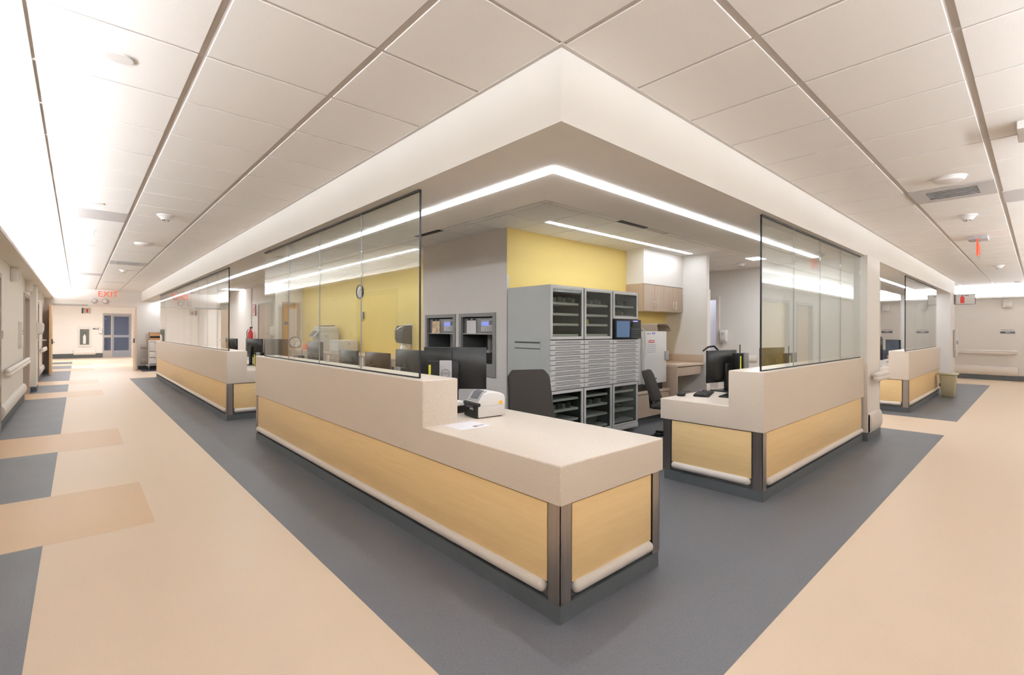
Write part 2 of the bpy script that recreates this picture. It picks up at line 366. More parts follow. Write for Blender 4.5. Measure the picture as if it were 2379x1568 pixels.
# door recesses in the corridor walls
def recess_L(n, y0, y1, h, label):
    d = bpy.data.objects.new('door_%d' % n, None); COL.objects.link(d); struct(d, label, 'door')
    f = MB(); f.box(WX - 0.13, WX + 0.02, y0 - 0.05, y0 + 0.02, 0, h + 0.05); f.box(WX - 0.13, WX + 0.02, y1 - 0.02, y1 + 0.05, 0, h + 0.05); f.box(WX - 0.13, WX + 0.02, y0 + 0.02, y1 - 0.02, h - 0.02, h + 0.05)
    f.build('door_frame', 'frame_grey', d, smooth=None)
    lf = MB().box(WX - 0.12, WX - 0.075, y0 + 0.02, y1 - 0.02, 0.005, h - 0.02).build('door_leaf', 'maple_z', d, smooth=None)
    MB().tube([(WX - 0.075, y0 + 0.11, 1.0), (WX - 0.02, y0 + 0.11, 1.0), (WX - 0.02, y0 + 0.24, 1.0)], 0.011, 8).build('door_handle', 'chrome', lf)
for n, (y0, y1, h) in enumerate(LDOORS):
    recess_L(n + 1, y0, y1, h, ['wooden room door in the left corridor wall nearest the camera', 'wooden room door just left of the photo edge', 'grey framed wooden door before the hand sanitisers', 'grey framed wooden door behind the hand sanitisers'][n])
def recess_R(n, x0, x1, h, label, leaf):
    d = bpy.data.objects.new('door_%d' % n, None); COL.objects.link(d); struct(d, label, 'door')
    f = MB(); f.box(x0 - 0.05, x0 + 0.02, WY - 0.13, WY + 0.02, 0, h + 0.05); f.box(x1 - 0.02, x1 + 0.05, WY - 0.13, WY + 0.02, 0, h + 0.05); f.box(x0 + 0.02, x1 - 0.02, WY - 0.13, WY + 0.02, h - 0.02, h + 0.05)
    f.build('door_frame', 'frame_grey', d, smooth=None)
    MB().box(x0 + 0.02, x1 - 0.02, WY - 0.12, WY - 0.075, 0.005, h - 0.02).build('door_leaf', leaf, d, smooth=None)
recess_R(5, *RDOORS[0], 'wooden room door in the right corridor wall', 'maple_z')
recess_R(6, *RDOORS[1], 'yellow alcove panel in the right corridor wall', 'yellow')
recess_R(7, *RDOORS[2], 'wooden room door beside the yellow alcove', 'maple_z')

def handrail(o, p0, p1, out, z=0.80):
    """flat crash rail on brackets; out: unit vector away from the wall"""
    p0, p1, out = Vector(p0), Vector(p1), Vector(out); t = (p1 - p0).normalized()
    b = MB(); q0, q1 = p0 + out * 0.075, p1 + out * 0.075
    b.capsule(q0 + Vector((0, 0, z)), q1 + Vector((0, 0, z)), 0.038); b.capsule(q0 + Vector((0, 0, z + 0.05)), q1 + Vector((0, 0, z + 0.05)), 0.034)
    b.build('rail_cover', 'rail', o)
    n = max(2, int((p1 - p0).length / 1.0) + 1)
    for i in range(n):
        c = p0 + (p1 - p0) * ((i + 0.5) / n) + Vector((0, 0, z + 0.02)); MB().tube([c, c + out * 0.06], 0.022, 8).build('bracket', 'rail', o)
def bumper(o, p0, p1, out, z, r=0.085):
    p0, p1, out = Vector(p0), Vector(p1), Vector(out)
    q = out * 0.012 + Vector((0, 0, z)); MB().capsule(p0 + q, p1 + q, r, 16).build('bumper_cover', 'rail', o)
def wall_rail(label, p0, p1, out, z=0.80):
    t = thing('handrail', label, 'handrail'); handrail(t, p0, p1, out, z)
def wall_bumper(label, p0, p1, out, z, r=0.085, fl_=0.55):
    p0, p1, out = Vector(p0), Vector(p1), Vector(out)
    n = 12; pf = [(r * fl_ * math.sin(PI * k / n) + 0.002, z - r * math.cos(PI * k / n)) for k in range(n + 1)]; L = (p1 - p0).length; t = (p1 - p0) / L
    b = MB().prism(pf, lambda u, v, d: p0 + out * u + t * d + Vector((0, 0, v)), 0.0, L, 0.015, None, 2)
    tag(b.build('wall_bumper', 'rail'), label, 'bumper')
wall_rail('cream handrail on the left corridor wall by the photo edge', (WX, 9.6, 0), (WX, 13.35, 0), (1, 0, 0), 0.77)
wall_bumper('long cream bumper low on the left corridor wall', (WX, 9.6, 0), (WX, 13.35, 0), (1, 0, 0), 0.25, 0.10)
wall_rail('short cream handrail past the second grey door frame', (WX, 18.35, 0), (WX, 20.3, 0), (1, 0, 0), 0.80)
wall_bumper('short cream bumper low past the second grey door frame', (WX, 18.4, 0), (WX, 20.3, 0), (1, 0, 0), 0.25, 0.10)
bs = MB()
for a, b in ((WY, 3.05), (4.35, 7.85), (9.55, 13.4), (14.8, 16.9), (18.2, EY)): bs.box(WX, WX + 0.012, a, b, 0, 0.11)
struct(bs.build('baseboard_left', 'kick', smooth=None), 'dark grey rubber base along the left corridor wall', 'baseboard')
# pilaster between the two grey door frames carries the dispensers
wall('wall_pilaster', 'narrow cream pilaster between the two grey framed doors', [(WX, WX + 0.10, 15.2, 15.75, 0, ZLIP)])
struct(MB().box(WX, WX + 0.112, 15.19, 15.76, 0, 0.11).build('baseboard_pilaster', 'kick', smooth=None), 'dark base at the foot of the narrow pilaster', 'baseboard')
def dispenser(label, loc, rz, drip=True):
    t = thing('soap_dispenser', label, 'dispenser', loc, rz)
    MB().prism([(0, 0.26), (0.10, 0.25), (0.115, 0.20), (0.11, 0.05), (0.075, 0.0), (0, 0.0)], lambda u, v, d: (u, d, v), -0.065, 0.065, 0.008).build('cover', 'white', t)
    MB().box(0.112, 0.117, -0.018, 0.018, 0.15, 0.19).build('window', 'print_grey', t)
    MB().box(0.04, 0.10, -0.03, 0.03, -0.012, 0.004, 0.004).build('nozzle', 'print_grey', t)
    if drip:
        MB().tube([(0.01, -0.05, 0.0), (0.01, -0.05, -0.12), (0.03, -0.05, -0.15), (0.12, -0.05, -0.15)], 0.006, 6).build('drip_arm', 'white', t)
        MB().box(0.03, 0.15, -0.06, 0.06, -0.155, -0.14, 0.005).build('drip_tray', 'white', t)
dispenser('white hand sanitiser dispenser on the pilaster, nearer of two', (WX + 0.10, 15.32, 1.30), 0)
dispenser('white hand sanitiser dispenser on the pilaster, farther of two', (WX + 0.10, 15.60, 1.30), 0)
def call_box(label, loc, rz):
    t = thing('call_light', label, 'call light', loc, rz)
    MB().box(0, 0.10, -0.09, 0.09, -0.10, 0.10, 0.01).build('housing', 'wall', t)
    MB().box(0.10, 0.108, -0.06, 0.06, -0.07, 0.07, 0.004).build('lens', 'offwhite', t)
call_box('square nurse call light high on the left wall, nearest one', (WX, 11.0, 2.27), 0)
call_box('square nurse call light above the first grey door', (WX, 13.9, 2.27), 0)
call_box('square nurse call light above the second grey door', (WX, 17.6, 2.27), 0)
t = thing('chart_holder', 'flat cream chart holder on the left corridor wall', 'chart holder', (WX, 12.5, 1.30))
MB().box(0, 0.02, -0.19, 0.19, -0.25, 0.25, 0.006).build('back_plate', 'wall', t); MB().box(0.02, 0.05, -0.17, -0.13, -0.23, 0.23, 0.006).build('grip', 'rail', t); MB().box(0.02, 0.045, -0.13, 0.17, -0.23, 0.0, 0.006).build('pocket', 'wall', t)
for i, (y, lab) in enumerate(((9.85, 'small grey switch plate by the left photo edge'), (13.25, 'small grey switch plate beside the first grey door'))):
    t = thing('switch_plate', lab, 'switch', (WX, y, 1.33)); MB().box(0, 0.008, -0.035, 0.035, -0.058, 0.058, 0.003).build('plate', 'print_grey', t); MB().box(0.008, 0.014, -0.012, 0.012, -0.025, 0.025, 0.002).build('rocker', 'offwhite', t)

# ------------------------------------------------------------------ end of the left corridor: double doors and vestibule
wall('wall_far', 'cream end wall above and beside the open double doors', [(WX - 0.14, -0.68, EY, EY + 0.14, 0, 2.76), (-0.68, 1.50, EY, EY + 0.14, 2.19, 2.76), (1.50, 4.3, EY, EY + 0.14, 0, 2.76)])
struct(MB().box(1.58, 4.1, EY - 0.012, EY, 0, 0.12).build('baseboard_far', 'kick', smooth=None), 'dark base along the end wall behind the cart', 'baseboard')
d = bpy.data.objects.new('door_8', None); COL.objects.link(d); struct(d, 'cream frame of the open double doors', 'door')
f = MB(); f.box(1.49, 1.56, EY - 0.02, EY + 0.15, 0, 2.25); f.box(-0.74, -0.67, EY - 0.02, EY + 0.15, 0, 2.25); f.box(-0.67, 1.49, EY - 0.02, EY + 0.15, 2.18, 2.25); f.build('door_frame', 'rail', d, smooth=None)
def leaf(n, x, y0, y1, label, s, wd_):
    o = bpy.data.objects.new('door_%d' % n, None); COL.objects.link(o); struct(o, label, 'door')
    MB().box(x - 0.022, x + 0.022, y0, y1, 0.01, 2.17).build('door_leaf', wd_, o, smooth=None)
    MB().tube([(x + s*0.022, y0 + 0.15, 1.0), (x + s*0.08, y0 + 0.15, 1.0), (x + s*0.08, y1 - 0.15, 1.0), (x + s*0.022, y1 - 0.15, 1.0)], 0.02, 8).build('push_bar', 'chrome', o)
    MB().box(x + s*0.022, x + s*0.06, y0 + 0.05, y0 + 0.12, 0.95, 1.1).build('door_latch', 'ink', o)
    MB().box(x - 0.024, x + 0.024, y0 - 0.002, y0 + 0.03, 0.01, 2.17).build('edge_strip', wd_, o, smooth=None)
leaf(9, -0.62, 20.25, 21.37, 'orange brown wooden door leaf standing open on the left', 1, 'maple_z')
leaf(10, 1.46, 20.6, 21.37, 'pale wooden door leaf standing open on the right', -1, 'taupe_top')
tag(MB().box(-0.60, 0.25, EY - 0.06, EY - 0.021, 2.185, 2.235).build('door_closer', 'print_grey'), 'grey door closer track above the left door leaf', 'door closer')
def exit_sign_front(loc):
    t = thing('exit_sign', 'red lit EXIT sign hanging before the double doors', 'exit sign', loc)
    MB().box(-0.19, 0.19, -0.012, 0.012, -0.12, 0.10, 0.003).build('panel', 'pane', t)
    M = Matrix.Translation((0, -0.016, 0)) @ Matrix.Rotation(PI/2, 4, 'X')
    MB().text('EXIT', 0.26, M, 0.002).build('lettering', 'exit_red', t, smooth=None)
    MB().box(-0.20, 0.20, -0.03, 0.03, 0.10, 0.14, 0.004).build('housing', 'white', t)
exit_sign_front((0.76, 21.05, 2.58))
t = thing('exit_sign', 'edge-on exit sign glowing red under the right corridor ceiling', 'exit sign', (9.3, 0.575, ZC))
MB().box(-0.14, 0.14, -0.10, 0.10, -0.05, 0, 0.006).build('housing', 'print_grey', t)
MB().box(-0.19, 0.19, -0.006, 0.006, -0.29, -0.05).build('panel', 'pane', t)
M = Matrix.Translation((0, -0.009, -0.18)) @ Matrix.Rotation(PI/2, 4, 'X'); MB().text('EXIT', 0.2, M, 0.002).build('lettering', 'exit_red', t, smooth=None)
MB().box(-0.193, -0.19, -0.008, 0.008, -0.29, -0.05).build('lit_edge', 'exit_red', t)
for i, x in enumerate((0.42, 0.70)):
    t = thing('door_sensor', ['small white sensor dome above the double doors, left one', 'small white sensor dome above the double doors, right one'][i], 'sensor', (x, EY, 2.36))
    MB().lathe([(0.07, 0), (0.07, -0.02), (0.05, -0.06), (0.02, -0.075)], axis='Y', n=16).build('dome', 'white', t); MB().lathe([(0.085, 0), (0.085, -0.012)], axis='Y', n=16).build('ring', 'print_grey', t)
# vestibule
wall('wall_vestibule', 'cream back wall of the vestibule behind the double doors', [(-1.5, 0.93, 31.4, 31.55, 0, 2.6), (2.05, 3.4, 31.4, 31.55, 0, 2.6), (0.93, 2.05, 31.4, 31.55, 2.21, 2.6), (-1.6, -1.5, EY + 0.14, 31.55, 0, 2.6), (3.3, 3.4, EY + 0.14, 31.55, 0, 2.6)])
struct(MB().box(-1.5, 0.93, 31.385, 31.4, 0, 0.22).build('baseboard_vestibule', 'kick', smooth=None), 'dark base along the vestibule back wall', 'baseboard')
cv = struct(MB().box(-1.6, 3.4, EY + 0.14, 31.55, 2.6, 2.65).build('ceiling', 'tile', smooth=None), 'ceiling of the vestibule behind the double doors', 'ceiling')
tag(MB().box(-0.6, 1.6, 24.5, 24.8, 2.585, 2.6).build('ceiling_light', 'far_lamp'), 'added unseen lamp lighting the vestibule behind the doors, nearer one', 'light fixture')  # unseen lamp added to light the vestibule
tag(MB().box(-0.6, 1.6, 28.3, 28.6, 2.585, 2.6).build('ceiling_light', 'far_lamp'), 'added unseen lamp lighting the vestibule behind the doors, farther one', 'light fixture')  # second unseen lamp added for the vestibule's far half
sd = bpy.data.objects.new('door_11', None); COL.objects.link(sd); struct(sd, 'blue grey glazed sliding door with sidelight in the vestibule', 'door')
f = MB()
for x0, x1, z0, z1 in ((0.93, 0.98, 0, 2.21), (1.24, 1.30, 0, 2.21), (2.0, 2.05, 0, 2.21), (0.98, 1.24, 2.1, 2.21), (1.3, 2.0, 2.12, 2.21), (0.98, 1.24, 0, 0.35), (0.98, 1.24, 1.0, 1.12)): f.box(x0, x1, 31.36, 31.44, z0, z1)
f.build('door_frame', 'frame_grey', sd, smooth=None)
f = MB()
for x0, x1, z0, z1 in ((1.30, 1.36, 0.02, 2.12), (1.94, 2.0, 0.02, 2.12), (1.36, 1.94, 2.05, 2.12), (1.36, 1.94, 0.02, 0.34), (1.36, 1.94, 1.0, 1.12)): f.box(x0, x1, 31.39, 31.43, z0, z1)
f.build('door_leaf', 'blue_grey', sd, smooth=None)
for x0, x1, z0, z1 in ((0.98, 1.24, 0.35, 1.0), (0.98, 1.24, 1.12, 2.1), (1.36, 1.94, 0.34, 1.0), (1.36, 1.94, 1.12, 2.05)): MB().box(x0, x1, 31.40, 31.41, z0, z1).build('door_pane', 'door_pane', sd, smooth=None)
wall('wall_beyond', 'dim hall beyond the sliding door', [(-0.5, 3.4, 35.0, 35.1, 0, 2.6), (-0.5, -0.4, 31.55, 35.1, 0, 2.6), (3.3, 3.4, 31.55, 35.1, 0, 2.6), (-0.5, 3.4, 31.55, 35.1, 2.6, 2.7)], 'wall_grey')
tag(MB().box(0.6, 2.2, 32.6, 33.2, 2.585, 2.6).build('ceiling_light', 'added_lamp'), 'added lamp brightening the hall beyond the sliding door', 'light fixture')  # unseen lamp added to lighten the view through the sliding door
t = thing('extinguisher_cabinet', 'recessed fire extinguisher cabinet on the vestibule wall', 'extinguisher cabinet', (0.25, 31.385, 1.03))
fr = MB(); fr.box(-0.24, -0.17, -0.03, 0.01, -0.48, 0.48); fr.box(0.17, 0.24, -0.03, 0.01, -0.48, 0.48); fr.box(-0.17, 0.17, -0.03, 0.01, 0.38, 0.48); fr.box(-0.17, 0.17, -0.03, 0.01, -0.48, -0.38); fr.build('frame', 'offwhite', t, smooth=None)
MB().box(-0.17, 0.17, -0.004, 0.008, -0.38, 0.38).build('back', 'niche', t); MB().box(-0.17, 0.17, -0.024, -0.02, -0.38, 0.38).build('glazing', 'pane', t)
e = MB().lathe([(0.055, -0.34), (0.06, -0.30), (0.06, 0.02), (0.035, 0.08), (0.015, 0.10), (0.015, 0.16)], n=14, c=(0, -0.06, 0)).build('fire_extinguisher', 'white', t); MB().box(-0.03, 0.05, -0.09, -0.04, 0.16, 0.2).build('lever', 'ink', e)
wall_bumper('cream bumper low on the vestibule back wall', (-0.15, 31.4, 0), (0.66, 31.4, 0), (0, -1, 0), 0.27, 0.12)
def room_plaque(label, loc, rz):
    t = thing('room_sign', label, 'room sign', loc, rz)
    MB().box(-0.006, 0, -0.15, 0.15, -0.055, 0.005, 0.001).build('plaque', 'ink', t); MB().box(-0.009, -0.006, -0.05, 0.05, -0.03, -0.012).build('number_marks', 'paper', t)
    b = MB()
    for k, (a, c) in enumerate(((-0.14, -0.02), (0.0, 0.14))): b.box(-0.003, 0, a, c, 0.04, 0.06)
    b.build('name_marks', 'print_grey', t)
room_plaque('small black room plaque on the vestibule wall', (0.70, 31.4, 1.45), PI/2)
dispenser('white dispenser beside the vestibule sliding door', (0.84, 31.4, 1.2), -PI/2, False)
t = thing('extinguisher_sign', 'projecting fire extinguisher flag sign seen through the double doors', 'sign', (0.24, 22.0, 2.05))
MB().box(-0.10, 0.10, -0.008, 0.008, -0.10, 0.09, 0.002).build('panel', 'white', t); MB().box(-0.14, -0.10, -0.02, 0.02, -0.10, 0.09).build('mount', 'ink', t); MB().box(-0.015, 0.025, -0.011, -0.008, -0.07, 0.06).build('pictogram', 'red', t); MB().tube([(0.05, 0, 0.09), (0.05, 0, 0.22)], 0.006, 6).build('hanger', 'print_grey', t)

# cart at the end wall
t = thing('supply_cart', 'white metal supply cart parked against the far end wall', 'cart', (2.08, 20.85, 0))
for i, (x, y) in enumerate(((-0.26, -0.24), (0.26, -0.24), (-0.26, 0.24), (0.26, 0.24))):
    MB().box(x - 0.018, x + 0.018, y - 0.018, y + 0.018, 0.16, 1.02).build('post', 'offwhite', t, smooth=None)
    c = MB().lathe([(0.055, -0.015), (0.06, 0), (0.055, 0.015)], c=(x, y, 0.06), axis='X', n=14).build('caster', 'ink', t); MB().box(x - 0.02, x + 0.02, y - 0.02, y + 0.02, 0.10, 0.16).build('caster_fork', 'print_grey', c)
MB().box(-0.34, 0.32, -0.28, 0.28, 0.16, 0.20, 0.005).build('bumper_deck', 'print_grey', t)
MB().box(-0.29, 0.29, -0.27, 0.27, 1.0, 1.03, 0.004).build('top_shelf', 'white', t)
for z0, z1 in ((0.22, 0.42), (0.44, 0.64), (0.66, 0.97)):
    dr = MB().box(-0.24, 0.24, -0.265, 0.26, z0, z1, 0.006).build('drawer', 'offwhite', t); MB().box(-0.12, 0.12, -0.285, -0.265, z1 - 0.05, z1 - 0.03).build('drawer_pull', 'print_grey', dr)
b = thing('storage_box', 'brown box with a dark window on top of the cart', 'box', (1.98, 20.8, 1.03))
MB().box(-0.14, 0.22, -0.17, 0.17, 0, 0.26, 0.01).build('body', 'cardboard', b); MB().box(-0.13, 0.21, -0.175, -0.168, 0.08, 0.15).build('window', 'black', b); MB().box(-0.15, 0.23, -0.18, 0.18, 0.26, 0.285, 0.006).build('lid', 'machine', b)
b = thing('storage_box', 'small grey stacked trays beside the brown box on the cart', 'trays', (2.25, 20.98, 1.03))
for k in range(3): MB().box(-0.02, 0.12, -0.15, 0.15, 0.09*k, 0.09*k + 0.07, 0.006).build('tray', ['print_grey', 'offwhite', 'copier'][k], b)
t = thing('wall_outlet', 'white wall box above the cart on the far end wall', 'outlet', (1.84, EY, 1.22)); MB().box(-0.06, 0.06, -0.03, 0, -0.07, 0.07, 0.005).build('plate', 'white', t); MB().box(-0.025, 0.025, -0.034, -0.03, -0.035, 0.035).build('socket', 'print_grey', t)
wall_bumper('cream bumper on the end wall at cart height', (1.66, EY, 0), (2.5, EY, 0), (0, -1, 0), 0.80, 0.07)
wall_bumper('cream bumper on the end wall behind the cart wheels', (1.66, EY, 0), (2.5, EY, 0), (0, -1, 0), 0.27, 0.10)

# ------------------------------------------------------------------ right corridor: pillar, end walls
pl = wall('wall_pillar', 'cream pillar between the two openings of the right corridor', [(7.53, 8.24, 1.49, 2.49, 0, ZS + 0.01)])
struct(MB().box(7.52, 8.25, 1.478, 1.60, 0, 0.11).build('baseboard_pillar', 'kick', smooth=None), 'dark grey base at the foot of the pillar', 'baseboard')
for i, x in enumerate((7.53, 8.24)):
    struct(MB().box(x - 0.006, x + 0.006, 1.484, 1.53, 0.11, 2.15 if i else 1.0).build('trim_%d' % (i + 1), 'rail', smooth=None), ['corner guard on the near edge of the pillar', 'corner guard on the far edge of the pillar'][i], 'trim')
wall_rail('short cream handrail wrapped on the pillar face', (7.62, 1.49, 0), (8.30, 1.49, 0), (0, -1, 0), 0.80)
wall_bumper('cream bumper pad low on the pillar face', (7.60, 1.49, 0), (8.22, 1.49, 0), (0, -1, 0), 0.22, 0.13, 0.32)
wall('wall_stub', 'cream wall return at the far end of the right corridor soffit', [(16.235, 17.13, SY, SYI, 0, ZS + 0.01)])
struct(MB().box(16.225, 17.14, SY - 0.012, SYI, 0, 0.11).build('baseboard_stub', 'kick', smooth=None), 'dark base at the foot of the far wall return', 'baseboard')
wall_bumper('cream bumper pad low on the far wall return', (16.3, SY, 0), (17.05, SY, 0), (0, -1, 0), 0.27, 0.10)
t = thing('chart_holder', 'grey chart holder on the edge of the far wall return', 'chart holder', (17.0, SY - 0.005, 1.17), -PI/2)
MB().box(0, 0.05, -0.14, 0.14, -0.40, 0.30, 0.006).build('back_plate', 'offwhite', t); MB().box(0.05, 0.075, -0.05, 0.05, -0.08, 0.02, 0.006).build('grip', 'print_grey', t)
wall('wall_end', 'cream end wall of the right corridor', [(EX, EX + 0.14, WY - 0.14, 6.0, 0, 2.76)])
struct(MB().box(EX - 0.012, EX, WY, 6.0, 0, 0.15).build('baseboard_end', 'kick', smooth=None), 'dark grey base along the end wall of the right corridor', 'baseboard')
wall_rail('long cream handrail on the end wall of the right corridor', (EX, 0.42, 0), (EX, 4.0, 0), (-1, 0, 0), 0.80)
wall_bumper('long cream bumper low on the end wall of the right corridor', (EX, 0.40, 0), (EX, 4.0, 0), (-1, 0, 0), 0.28, 0.14)
room_plaque('small black room plaque on the right corridor end wall', (EX, 0.62, 1.43), 0)
room_plaque('small black room plaque on the end wall seen through the opening by the far counter', (EX, 3.42, 1.43), 0)
call_box('square nurse call light under the cove of the right corridor end wall', (EX, 0.62, 2.22), PI)
call_box('square nurse call light on the end wall seen through the opening', (EX, 3.45, 2.22), PI)
t = thing('extinguisher_sign', 'projecting fire extinguisher flag sign on the far wall return', 'sign', (16.98, SY, 2.26), 0)
MB().box(-0.005, 0.005, -0.40, -0.02, -0.13, 0.13, 0.002).build('panel', 'white', t); MB().box(-0.02, 0.02, -0.03, 0, -0.13, 0.13).build('mount', 'ink', t)
bd = MB(); bd.box(-0.007, 0.007, -0.40, -0.02, -0.135, -0.125); bd.box(-0.007, 0.007, -0.40, -0.02, 0.125, 0.135); bd.box(-0.007, 0.007, -0.405, -0.395, -0.135, 0.135); bd.build('border', 'ink', t)
pg = MB(); pg.box(-0.009, -0.005, -0.20, -0.12, -0.10, 0.06, 0.003); pg.box(-0.009, -0.005, -0.175, -0.145, 0.06, 0.10); pg.build('pictogram', 'red', t); MB().box(-0.009, -0.005, -0.28, -0.20, 0.085, 0.10).build('arrow', 'ink', t)
wall('wall_back_far', 'cream back wall behind the far counter', [(10.6, EX, 5.6, 5.74, 0, 2.76)])
cb = struct(MB().box(10.3, 17.13, SYI, 5.74, ZC, ZC + 0.05).build('ceiling', 'tile', smooth=None), 'ceiling behind the far right counter', 'ceiling')
# waste bin by the far counter
t = thing('waste_bin', 'beige plastic waste bin standing by the far right counter', 'bin', (14.05, 1.33, 0))
MB().prism([(0.0, 0), (1, 0)] if False else [(-0.13, -0.10), (0.13, -0.10), (0.13, 0.10), (-0.13, 0.10)], lambda u, v, d: (u * (1 + 0.35 * d / 0.5), v * (1 + 0.35 * d / 0.5), d), 0.0, 0.48, 0.02, None).build('tub', 'bin', t)
MB().box(-0.20, 0.20, -0.16, 0.16, 0.48, 0.515, 0.012).build('rim', 'bin', t)

# ------------------------------------------------------------------ counters
ZB, ZL, ZH = 0.573, 0.764, 1.074      # fascia bottom, worktop, ledge
def counter(label, T, a0, a1, b0, b1, ar0, grain_a, grain_b, far_post=True):
    """front plane b0, run a0..a1; raised ledge from ar0; worktop depth to b1"""
    d = thing('nurse_counter', label, 'counter', T(a0, b0, 0)); org = Vector(T(a0, b0, 0))
    W = lambda a, b, z: tuple(Vector(T(a, b, z)) - org)
    rb = b0 + 0.285
    inv = (lambda co: (co + org)) 
    ia, ib = (1, 0) if T is LX else (0, 1)
    top = MB()
    prof = [(a0, ZB), (a1, ZB), (a1, ZH), (ar0, ZH)] + ([(ar0, ZL), (a0, ZL)] if ar0 > a0 + 0.01 else [])
    if ar0 <= a0 + 0.01:
        prof = [(a0, ZB), (a1, ZB), (a1, ZH), (a0, ZH)]
    def pred(c):
        p = c + org
        if p[ib] > rb - 1e-4: return p.z > ZH - 0.01
        if abs(p.z - ZB) < 1e-4: return False
        if abs(p[ia] - ar0) < 1e-4 and p.z < ZL + 1e-3 and ar0 > a0 + 0.01: return False
        return True
    top.prism(prof, lambda u, v, dd: W(u, dd, v), b0, rb, 0.010, pred, 3)
    prof2 = [(a0, ZB), (a0 + 0.035, ZB), (a0 + 0.035, ZL - 0.045), (a1, ZL - 0.045), (a1, ZL), (a0, ZL)]
    def pred2(c):
        p = c + org
        return p[ib] > rb + 1e-4 and p.z > ZL - 1e-4 or (p[ib] > b1 - 1e-4 and abs(p[ia] - a0) < 1e-3)
    top.prism(prof2, lambda u, v, dd: W(u, dd, v), rb, b1, 0.010, pred2, 3)
    top.build('solid_surface_top', 'solid', d, smooth=30)
    def bx(x, aa, ab, ba, bb, z0, z1, bev=0.0):
        p, q = W(aa, ba, z0), W(ab, bb, z1); x.box(p[0], q[0], p[1], q[1], p[2], q[2], bev); return x
    # carcass, coloured dark to put shadow into the panel gaps; base
    bx(MB(), a0 + 0.035, a1 - 0.03, b0 + 0.035, b0 + 0.25, 0.085, ZB + 0.01).build('carcass', 'niche', d, smooth=None)
    bx(MB(), a0 + 0.035, a0 + 0.12, b0 + 0.25, b1 - 0.05, 0.085, ZB + 0.01).build('carcass', 'niche', d, smooth=None)
    k = MB(); bx(k, a0 + 0.008, a1 - 0.01, b0 + 0.010, b0 + 0.27, 0, 0.089); bx(k, a0 + 0.008, a0 + 0.14, b0 + 0.27, b1 - 0.04, 0, 0.089); k.build('kick_base', 'kick', d, smooth=None)
    fa, fb = a0 + 0.012, b0 + 0.012
    P0, P1 = 0.175, ZB - 0.010
    bx(MB(), a0 + 0.10, a1 - 0.085, fb, fb + 0.02, P0, P1, 0.003).build('front_panel', grain_a, d)
    bx(MB(), fa, fa + 0.02, b0 + 0.10, b1 - 0.115, P0, P1, 0.003).build('end_panel', grain_b, d)
    # steel corner posts: two-leaf angles
    def post(ca, cb, sa, sb, w):
        x = MB(); bx(x, ca, ca + sa * w, cb, cb + sb * 0.004, 0.089, ZB); bx(x, ca, ca + sa * 0.004, cb, cb + sb * w, 0.089, ZB); x.build('corner_post', 'steel', d, smooth=None)
    post(a0 + 0.008, b0 + 0.008, 1, 1, 0.079)
    post(a0 + 0.008, b1 - 0.03, 1, -1, 0.072)
    if far_post: post(a1 - 0.008, b0 + 0.008, -1, 1, 0.072)
    # bumper rails
    r, zr = 0.032, 0.146
    MB().capsule(W(a0 + 0.105, b0 + 0.014, zr), W(a1 - 0.085, b0 + 0.014, zr), r, 16, 6).build('bumper_rail', 'rail', d)
    MB().capsule(W(a0 + 0.014, b0 + 0.105, zr), W(a0 + 0.014, b1 - 0.115, zr), r, 16, 6).build('bumper_rail', 'rail', d)
    return d
counter('long front counter with lowered end at the corner nearest the camera', LX, 1.528, 6.81, 1.702, 2.627, 2.761, 'maple_y', 'maple_x')
counter('far left counter with raised ledge and glass beyond the gap', LX, 8.42, 17.4, 1.702, 2.66, 8.42, 'maple_y', 'maple_x')
counter('right counter with raised ledge and low desk end by the pillar', RX, 4.17, 7.525, 1.52, 2.46, 4.17, 'maple_x', 'maple_y', False)
counter('far right counter with raised ledge behind the waste bin', RX, 10.70, 14.60, 1.52, 2.46, 10.70, 'maple_x', 'maple_y', False)

# ------------------------------------------------------------------ frameless glass screens on the ledges
def screen(label, T, joints, b):
    a0, a1 = joints[0], joints[-1]; s = thing('glass_screen', label, 'glass screen', T(a0, b, ZH)); org = Vector(T(a0, b, ZH))
    def bx(x, aa, ab, ba, bb, z0, z1):
        p, q = Vector(T(aa, ba, z0)) - org, Vector(T(ab, bb, z1)) - org; x.box(p[0], q[0], p[1], q[1], p[2], q[2]); return x
    for k, (u, v) in enumerate(zip(joints, joints[1:])):
        o = bx(MB(), u + 0.0015, v - 0.0015, b - 0.006, b + 0.006, ZH + 0.008, ZS - 0.010).build('glass_pane', 'pane', s, smooth=None)
    c = MB(); bx(c, a0, a1, b - 0.010, b + 0.010, ZS - 0.012, ZS); c.build('head_channel', 'black', s, smooth=None)
    c = MB(); bx(c, a0, a1, b - 0.009, b + 0.009, ZH + 0.0005, ZH + 0.009); c.build('sill_channel', 'black', s, smooth=None)
    bx(MB(), a0 - 0.004, a0, b - 0.007, b + 0.007, ZH + 0.008, ZS - 0.010).build('end_edge', 'black', s, smooth=None)
    for j in joints[1:-1]: bx(MB(), j - 0.0013, j + 0.0013, b - 0.005, b + 0.005, ZH + 0.008, ZS - 0.010).build('joint_seal', 'print_grey', s, smooth=None)
screen('four-pane glass screen on the long front counter', LX, [2.90, 3.832, 4.766, 5.70, 6.62], 1.765)
screen('many-pane glass screen on the far left counter', LX, [8.58, 9.44, 10.3, 11.17, 12.03, 12.9, 13.76, 14.62, 15.6, 17.05], 1.765)
screen('four-pane glass screen on the right counter next to the pillar', RX, [4.244, 5.04, 5.85, 6.63, 7.525], 1.57)
screen('glass screen on the far right counter', RX, [10.66, 11.7, 12.7, 13.6, 14.37], 1.57)

